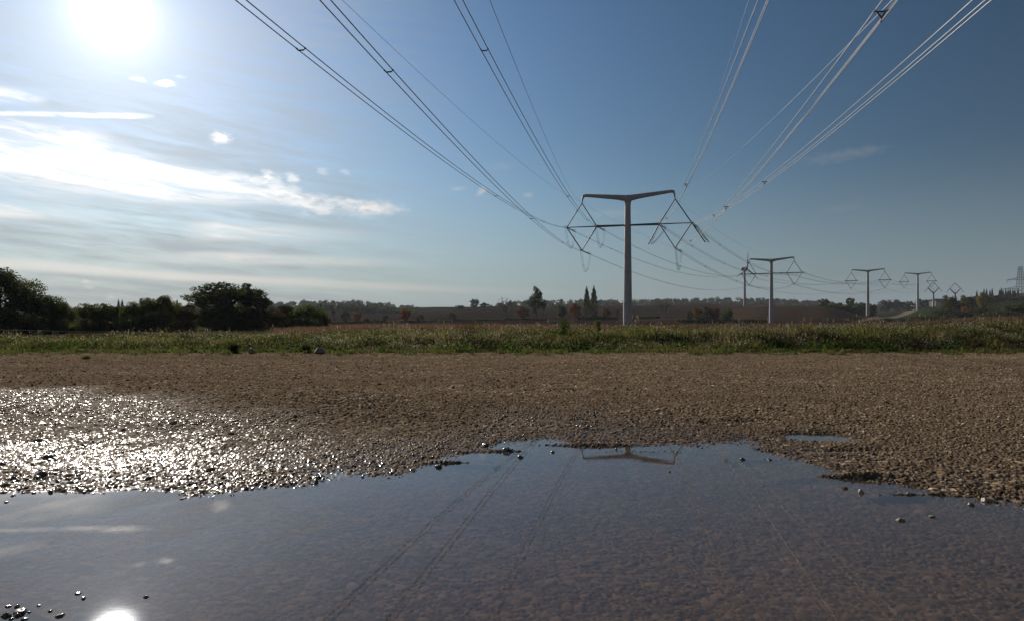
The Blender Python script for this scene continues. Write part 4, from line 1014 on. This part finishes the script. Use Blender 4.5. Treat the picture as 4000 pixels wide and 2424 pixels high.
# ---- wind turbine
Yt = 900; Xt = (2909-2000)/F*Yt; zt = tz(Xt, Yt); zh = EYE+(HZ-1052)/F*Yt
e = empty('wind_turbine', (Xt, Yt, zt), R(12)); Hh = zh-zt
lathe([(1.9, -2), (1.1, Hh-1.5)], 20).build('tower', M['turb'], e)
mb = MB(); q = np.array([-5.2, -4.6, -3, 0, 2.2, 3.4, 4.2]); mb.tube(np.stack([q*1.15, q*.2, np.full(7, Hh+.2)], -1), [.4, 1.5, 2.3, 2.9, 2.6, 1.5, .3], 14); mb.build('nacelle', M['turb'], e)
for ang, Lb in ((3, 23), (123, 23), (243, 23)):
    a = R(ang); dx, dz = math.sin(a), math.cos(a); r = np.linspace(0, Lb, 8)
    P = np.stack([dx*r*.62+2.4, -2.6-dx*r*.3, Hh+dz*r], -1); mb = MB(); mb.tube(P, np.array([.6, 1.0, .95, .8, .65, .5, .38, .12]), 8, .35); mb.build('blade', M['turb'], e)
tag(e, 'white wind turbine standing behind the ploughed mound beside the second pylon', 'wind turbine')

# ---- lattice pylon at the right edge
Yl = 700; Xl = (3986-2000)/F*Yl; zl = tz(Xl, Yl); Hl = EYE+(HZ-1042)/F*Yl-zl
e = empty('lattice_pylon', (Xl, Yl, zl), R(-8))
hw = lambda z: np.interp(z, [0, Hl*.25, Hl*.62, Hl], [4.6, 2.9, 2.2, 1.3])
mb = MB(); lv = np.concatenate([np.linspace(0, Hl*.62, 7), np.linspace(Hl*.62, Hl, 6)[1:]])
cn = [(-1, -1), (1, -1), (1, 1), (-1, 1)]
for a, b_ in cn: mb.tube([[a*hw(z), b_*hw(z), z] for z in lv], .17, 6)
for z0, z1 in zip(lv[:-1], lv[1:]):
    for i in range(4):
        p, q = cn[i], cn[(i+1) % 4]; w0, w1 = hw(z0), hw(z1)
        mb.tube([[p[0]*w0, p[1]*w0, z0], [q[0]*w1, q[1]*w1, z1]], .075, 4, cap=False); mb.tube([[q[0]*w0, q[1]*w0, z0], [p[0]*w1, p[1]*w1, z1]], .075, 4, cap=False)
        mb.tube([[p[0]*w1, p[1]*w1, z1], [q[0]*w1, q[1]*w1, z1]], .075, 4, cap=False)
mb.build('lattice_tower', M['steel_dark'], e, False)
for zz_, ln in ((Hl*.62, 13), (Hl*.36, 17)):
    for sg in (-1, 1):
        mb = MB(); w = hw(zz_)
        for y in (-w, w):
            mb.tube([[sg*w, y, zz_], [sg*ln, 0, zz_-.3]], .15, 5); mb.tube([[sg*w, y, zz_+2.2], [sg*ln*.8, 0, zz_+.5], [sg*ln, 0, zz_-.3]], .13, 5)
            for q in (.2, .4, .6, .8):
                mb.tube([[sg*(w+(ln-w)*q), y*(1-q), zz_], [sg*(w+(ln-w)*(q-.1)), y*(1-q), zz_+2.1*(1-q)]], .08, 4, cap=False)
        mb.build('crossarm', M['steel_dark'], e, False)
        mb = MB(); mb.tube([[sg*ln*.97, 0, zz_-.4], [sg*ln*.94, 0, zz_-3.2]], .16, 6); mb.build('insulator', M['insul'], e)
tag(e, 'old steel lattice pylon at the right picture edge', 'lattice pylon')

# ---- barn between fourth pylon and diamond pylon
Yb = 745; Xb = (3663-2000)/F*Yb; zb = EYE+(HZ-1196)/F*Yb
e = empty('barn', (Xb, Yb, zb), R(14)); mb = MB(); mb.box((0, 0, 2.6), (13.5, 9, 5.6)); mb.build('wall', M['barn'], e, False)
mb = MB(); V = [[-7, -5, 5.3], [7, -5, 5.3], [7, 0, 7.8], [-7, 0, 7.8], [-7, 5, 5.3], [7, 5, 5.3], [-7, -5, 5.55], [7, -5, 5.55], [7, 0, 8.05], [-7, 0, 8.05], [-7, 5, 5.55], [7, 5, 5.55]]
mb.add(V, [[0, 1, 2, 3], [3, 2, 5, 4], [6, 9, 8, 7], [9, 10, 11, 8], [0, 6, 7, 1], [4, 5, 11, 10], [0, 3, 9, 6], [3, 4, 10, 9], [1, 7, 8, 2], [2, 8, 11, 5]]); mb.build('roof', M['barnroof'], e, False)
for dx in (-4.6, -1.6, 3.6):
    a = np.linspace(0, math.pi, 9); pr = [(-1.15, 0)]+[(-1.15*math.cos(t), 3.2+1.15*math.sin(t)) for t in a]+[(1.15, 0)]
    V = [[dx+x, -4.6, z] for x, z in pr]+[[dx+x, -4.5, z] for x, z in pr]; n_ = len(pr); mb = MB()
    mb.add(V, [[i, n_-1-i, n_-2-i, i+1] for i in range(n_//2)]+[[i, i+1, i+1+n_, i+n_] for i in range(n_-1)]); mb.build('arched_door', M['barndoor'], e, False)
tag(e, 'low grey barn with pale arched doors behind the left diamond pylon', 'barn')
# low pale barrier wall beside the track
mb = MB(); mb.box((0, 0, .5), (9, .5, 1.0)); mb.box((-4.6, 0, .6), (.4, .7, 1.2)); mb.box((4.6, 0, .6), (.4, .7, 1.2)); o = mb.build('track_barrier', simple('pale_block', (.5, .5, .48), .7), None, False)
o.location = ((3578-2000)/F*700, 700, EYE+(HZ-1196)/F*700-.3); tag(o, 'low pale barrier left of the fourth pylon at the top of the track', 'barrier')
# turn the crest of the bank into something the barn stands on

# ------------------------------------------------------------------ haze
HZD = .00009
mb = MB(); lo = np.array([-2600, -120, -2.4]); hi = np.array([2600, 2600, 96]); mb.box((lo+hi)/2, hi-lo)
m = bpy.data.materials.new('haze_air'); m.use_nodes = True; nt = m.node_tree; nt.nodes.clear()
out = N(nt, 'ShaderNodeOutputMaterial'); pv = N(nt, 'ShaderNodeVolumePrincipled')
pv.inputs['Color'].default_value = (.80, .88, 1, 1); pv.inputs['Density'].default_value = HZD; pv.inputs['Anisotropy'].default_value = .0
nt.links.new(pv.outputs[0], out.inputs['Volume'])
tag(mb.build('haze', m, None, False), 'thin morning haze over the fields', kind='stuff')

# ------------------------------------------------------------------ sky, sun
w = bpy.data.worlds.new('World'); SC.world = w; w.use_nodes = True; nt = w.node_tree; nt.nodes.clear()
class E_:
    """tiny expression builder over math nodes"""
    def __init__(s, o): s.o = o
    def _b(s, op, *a):
        n = nt.nodes.new('ShaderNodeMath'); n.operation = op
        for i, x in enumerate((s,)+a):
            if isinstance(x, E_): nt.links.new(x.o, n.inputs[i])
            else: n.inputs[i].default_value = x
        return E_(n.outputs[0])
    def __add__(s, x): return s._b('ADD', x)
    __radd__ = __add__
    def __sub__(s, x): return s._b('SUBTRACT', x)
    def __rsub__(s, x): return (s*-1)+x
    def __mul__(s, x): return s._b('MULTIPLY', x)
    __rmul__ = __mul__
    def __truediv__(s, x): return s._b('DIVIDE', x)
    def f(s, op, *a): return s._b(op, *a)
    def ss(s, a, b):
        n = nt.nodes.new('ShaderNodeMapRange'); n.interpolation_type = 'SMOOTHSTEP'; nt.links.new(s.o, n.inputs[0])
        if a > b: n.inputs[1].default_value = b; n.inputs[2].default_value = a; n.inputs[3].default_value = 1; n.inputs[4].default_value = 0
        else: n.inputs[1].default_value = a; n.inputs[2].default_value = b
        return E_(n.outputs[0])
    def cl(s): return s._b('MAXIMUM', 0.)._b('MINIMUM', 1.)
tc = nt.nodes.new('ShaderNodeTexCoord'); sx = nt.nodes.new('ShaderNodeSeparateXYZ'); nt.links.new(tc.outputs['Generated'], sx.inputs[0])
x, y, z = (E_(o) for o in sx.outputs)
AZ = x.f('ARCTAN2', y)*57.2958; EL = z.f('MAXIMUM', -1.).f('MINIMUM', 1.).f('ARCSINE')*57.2958   # degrees
def azel(px, py):
    a = math.atan((px-2000)/F); return math.degrees(a), math.degrees(math.atan((HZ-py)/F*math.cos(a)))
def vec(a, b, c=0.):
    n = nt.nodes.new('ShaderNodeCombineXYZ')
    for i, q in enumerate((a, b, c)):
        if isinstance(q, E_): nt.links.new(q.o, n.inputs[i])
        else: n.inputs[i].default_value = q
    return n.outputs[0]
def nz(sa, se, det=4, off=0., rough=.55, dist=0., slope=0.):
    n = nt.nodes.new('ShaderNodeTexNoise'); n.inputs['Scale'].default_value = 1; n.inputs['Detail'].default_value = det; n.inputs['Roughness'].default_value = rough; n.inputs['Distortion'].default_value = dist
    nt.links.new(vec(AZ*sa+off, (EL+AZ*slope)*se, off), n.inputs['Vector']); return E_(n.outputs['Fac'])
def curve(e, pts):
    """piecewise linear function of e through pts"""
    n = nt.nodes.new('ShaderNodeFloatCurve'); lo_, hi_ = pts[0][0], pts[-1][0]; ys = [p[1] for p in pts]; y0, y1 = min(ys), max(ys)+1e-6
    c = n.mapping.curves[0]
    n.mapping.use_clip = False
    P_ = [((p[0]-lo_)/(hi_-lo_), (p[1]-y0)/(y1-y0)) for p in pts]
    c.points[0].location = P_[0]; c.points[1].location = P_[-1]
    for q in P_[1:-1]: c.points.new(*q)
    for p in c.points: p.handle_type = 'VECTOR'
    n.mapping.update()
    q = ((e-lo_)*(1/(hi_-lo_))).cl(); nt.links.new(q.o, n.inputs['Value'])
    return E_(n.outputs[0])*(y1-y0)+y0
wob = (nz(.12, .5, 2, 3.)-.5)*1.4
def band(pts, n1, n2, amp=1.):
    """pts (px, top py, bottom py, strength): soft cloud band"""
    A = [(azel(p[0], (p[1]+p[2])/2)[0], azel(p[0], (p[1]+p[2])/2)[1], abs(azel(p[0], p[1])[1]-azel(p[0], p[2])[1])/2, p[3]) for p in pts]
    c = curve(AZ, [(a[0], a[1]) for a in A]); wd = curve(AZ, [(a[0], a[2]) for a in A]); st_ = curve(AZ, [(a[0], a[3]) for a in A])
    d = ((EL-c+wob*wd*amp)/wd).f('ABSOLUTE')
    return d.ss(1.35, .25)*st_*n1+d.ss(1.0, .0)*st_*n2
def spot(px, py, rx, ry, s, tilt=0.):
    a, e_ = azel(px, py); kx = 57.3/F*math.cos(R(a))**2; ky = 57.3/F*math.cos(R(a)); u = (AZ-a)*(1/(rx*kx)); v = (EL-e_)*(1/(ry*ky)); v = v+u*tilt
    d = (u*u+v*v).f('SQRT')+SPN
    return d.ss(1.3, .1)*(s*.85)
streak = nz(.10, 1.15, 4, 11., .6, .3, .09); fine = nz(.26, 1.9, 5, 21., .62, .5, .10); puff = nz(.55, 1.1, 3, 31., .6, .8); veiln = nz(.06, .4, 2, 41., .55, .4, .05)
SPN = (nz(1.5, 3.0, 3, 7.)-.5)*1.7
S1 = streak.ss(.38, .62); S2 = fine.ss(.36, .62); S3 = puff.ss(.40, .60)
main = band([(-1500, 350, 640, .8), (-300, 410, 720, 1.), (0, 462, 760, 1.), (300, 515, 780, 1.), (600, 605, 790, .95), (850, 660, 800, .9), (1050, 700, 810, .75), (1150, 740, 822, .45), (1290, 770, 830, 0.)], S2*.62+.05, S1*.50+.24, .8)
low = band([(-1500, 950, 1060, .6), (-200, 985, 1050, .8), (150, 1008, 1065, .8), (500, 1045, 1090, .7), (900, 1068, 1112, .65), (1400, 1095, 1135, .55), (1900, 1120, 1150, .25), (2300, 1130, 1160, 0.)], S2*.35+.35, S1*.2+.2, .4)
thin = band([(-400, 425, 460, .6), (60, 432, 455, .7), (300, 436, 460, .8), (520, 440, 466, 1.), (610, 448, 464, 0.)], S2*.75+S3*.15, S1*.45+.05, 1.3)
b4 = band([(-400, 780, 880, .8), (0, 775, 870, .65), (300, 820, 870, .3), (500, 840, 870, 0.)], S2*.8+.1, S1*.4, .8)
b5 = band([(700, 860, 950, 0.), (850, 860, 945, .75), (1150, 880, 955, .5), (1500, 905, 950, 0.)], S2*.7+.2, S1*.3, .8)
b6 = band([(400, 985, 1035, 0.), (900, 985, 1035, .65), (1300, 995, 1040, .5), (1700, 1015, 1045, 0.)], S2*.6+.3, S1*.3, .8)
b7 = band([(-500, 330, 400, .5), (0, 330, 400, .6), (140, 345, 405, .3), (200, 350, 400, 0.)], S2*.7+.1, S1*.4, .8)
b8 = band([(1100, 790, 840, 0.), (1250, 790, 850, .6), (1450, 795, 850, .6), (1600, 800, 850, 0.)], S3*.8, S2*.5, .8)
spots = None
for p in [(650, 326, 42, 13, .9, -.35), (540, 310, 30, 9, .5, 0), (862, 540, 42, 26, .75, 0), (1140, 695, 34, 20, .8, .2), (1045, 680, 30, 18, .6, 0), (1262, 672, 26, 16, .35, 0), (1075, 720, 40, 44, .55, 0),
          (1130, 745, 60, 30, .6, 0), (1180, 790, 90, 24, .5, .1), (1010, 705, 50, 20, .5, 0), (1340, 790, 90, 20, .6, .1), (1440, 800, 120, 22, .55, .1), (1240, 770, 60, 16, .4, 0), (1350, 672, 22, 12, .35, 0), (930, 690, 60, 18, .4, 0), (1880, 748, 20, 18, .6, -.4), (2065, 762, 22, 12, .35, -.3), (1790, 738, 34, 10, .3, 0), (1490, 815, 110, 20, .5, .1), (335, 1098, 18, 9, .5, 0), (345, 1119, 22, 8, .4, .3), (430, 1160, 24, 14, .35, 0),
          (3270, 612, 170, 24, .22, -.25), (3400, 585, 90, 14, .18, -.1), (3300, 812, 90, 14, .14, -.25), (2390, 835, 110, 16, .22, 0), (700, 300, 30, 8, .2, 0), (1960, 650, 60, 14, .12, 0)]:
    s_ = spot(*p); spots = s_ if spots is None else spots+s_
sd = (math.sin(SUN_AZ)*math.cos(SUN_EL), math.cos(SUN_AZ)*math.cos(SUN_EL), math.sin(SUN_EL))
def expf(e):
    n = nt.nodes.new('ShaderNodeMath'); n.operation = 'EXPONENT'; nt.links.new(e.o, n.inputs[0]); return E_(n.outputs[0])
dotTH = (x*sd[0]+y*sd[1]+z*sd[2]).f('MAXIMUM', -1.).f('MINIMUM', 1.).f('ARCCOSINE')*57.2958
# thin veil over the left half of the sky
vside = AZ.ss(2., -24.); vel = EL.ss(28., 3.)*.45+.55
veil = (veiln.ss(.3, .7)*.22+.06+S1*.30+S2*.26+expf(dotTH*(-1/10.))*.22)*vside*vel
cloud = (main+low*1.0+thin*.85+b4+b5+b6+b7+b8+spots)
# angle from the sun
sd = (math.sin(SUN_AZ)*math.cos(SUN_EL), math.cos(SUN_AZ)*math.cos(SUN_EL), math.sin(SUN_EL))
dot = (x*sd[0]+y*sd[1]+z*sd[2]).f('MAXIMUM', -1.).f('MINIMUM', 1.); TH = dot.f('ARCCOSINE')*57.2958
fwd = expf(TH*(-1/9.))*1.0+expf(TH*(-1/30.))*.75       # how strongly cloud scatters sunlight this way
sky = nt.nodes.new('ShaderNodeTexSky'); sky.sky_type = 'NISHITA'; sky.sun_disc = False; sky.sun_elevation = SUN_EL; sky.sun_rotation = SUN_AZ
sky.altitude = 60; sky.air_density = 1.0; sky.dust_density = .15; sky.ozone_density = 2.0
bg = nt.nodes.new('ShaderNodeBackground'); nt.links.new(((expf(TH*(-1/32.))*1.6+.24)*.075).o, bg.inputs['Strength'])
hs = nt.nodes.new('ShaderNodeHueSaturation'); hs.inputs['Saturation'].default_value = 1.15; nt.links.new(sky.outputs[0], hs.inputs['Color']); nt.links.new(hs.outputs[0], bg.inputs['Color'])
def emit(col, st_):
    b = nt.nodes.new('ShaderNodeBackground'); b.inputs['Color'].default_value = (*col, 1)
    if isinstance(st_, E_): nt.links.new(st_.o, b.inputs['Strength'])
    else: b.inputs['Strength'].default_value = st_
    return b.outputs[0]
CB = 1.0
lowk = EL.ss(9., 1.)
c_hi = emit((1.0, .985, .97), (fwd*1.6+.12)*CB); c_lo = emit((1.0, .90, .80), (fwd*1.15+.32)*CB)
cm = nt.nodes.new('ShaderNodeMixShader'); nt.links.new(lowk.o, cm.inputs[0]); nt.links.new(c_hi, cm.inputs[1]); nt.links.new(c_lo, cm.inputs[2])
vl = emit((.86, .94, 1.0), (fwd*.48+.18)*CB)
hz_l = emit((.66, .86, 1.02), fwd*.56+.245)
mh = nt.nodes.new('ShaderNodeMixShader'); nt.links.new((EL.ss(13.5, -3.)*.95).o, mh.inputs[0]); nt.links.new(bg.outputs[0], mh.inputs[1]); nt.links.new(hz_l, mh.inputs[2])
m1 = nt.nodes.new('ShaderNodeMixShader'); nt.links.new(veil.cl().o, m1.inputs[0]); nt.links.new(mh.outputs[0], m1.inputs[1]); nt.links.new(vl, m1.inputs[2])
m2 = nt.nodes.new('ShaderNodeMixShader'); nt.links.new((cloud*.93).cl().o, m2.inputs[0]); nt.links.new(m1.outputs[0], m2.inputs[1]); nt.links.new(cm.outputs[0], m2.inputs[2])
# bright aureole round the sun, seen through thin cirrus
au = expf(TH*TH*(-1/.8))*60+expf(TH*(-1/1.3))*1.5+expf(TH*(-1/5.))*.11
a1 = nt.nodes.new('ShaderNodeAddShader'); nt.links.new(m2.outputs[0], a1.inputs[0]); nt.links.new(emit((1, .985, .96), au), a1.inputs[1])
wo = nt.nodes.new('ShaderNodeOutputWorld'); nt.links.new(a1.outputs[0], wo.inputs['Surface'])
w.cycles.sampling_method = 'MANUAL'; w.cycles.sample_map_resolution = 1024

sun = bpy.data.lights.new('sun', 'SUN'); sun.energy = 4.6; sun.angle = R(.53); sun.color = (1, .91, .80)
so = bpy.data.objects.new('sun', sun); COL.objects.link(so)
so.rotation_euler = Vector(sd).to_track_quat('Z', 'Y').to_euler(); so.location = (0, 0, 50)

# ------------------------------------------------------------------ camera
cam = bpy.data.cameras.new('camera'); co = bpy.data.objects.new('camera', cam); COL.objects.link(co)
co.location = (0, 0, EYE); co.rotation_euler = (R(90), 0, 0); cam.lens = 24.0; cam.sensor_width = 36; cam.shift_y = 45/4000; cam.clip_start = .05; cam.clip_end = 20000
SC.camera = co
SC.view_settings.view_transform = 'Standard'; SC.view_settings.look = 'None'; SC.view_settings.exposure = 0.0; SC.view_settings.gamma = 1
SC.cycles.use_denoising = True
SC.cycles.max_bounces = 6; SC.cycles.diffuse_bounces = 3; SC.cycles.glossy_bounces = 3; SC.cycles.transparent_max_bounces = 12; SC.cycles.volume_bounces = 1
SC.cycles.sample_clamp_indirect = 6
SC.cycles.caustics_reflective = False; SC.cycles.caustics_refractive = False
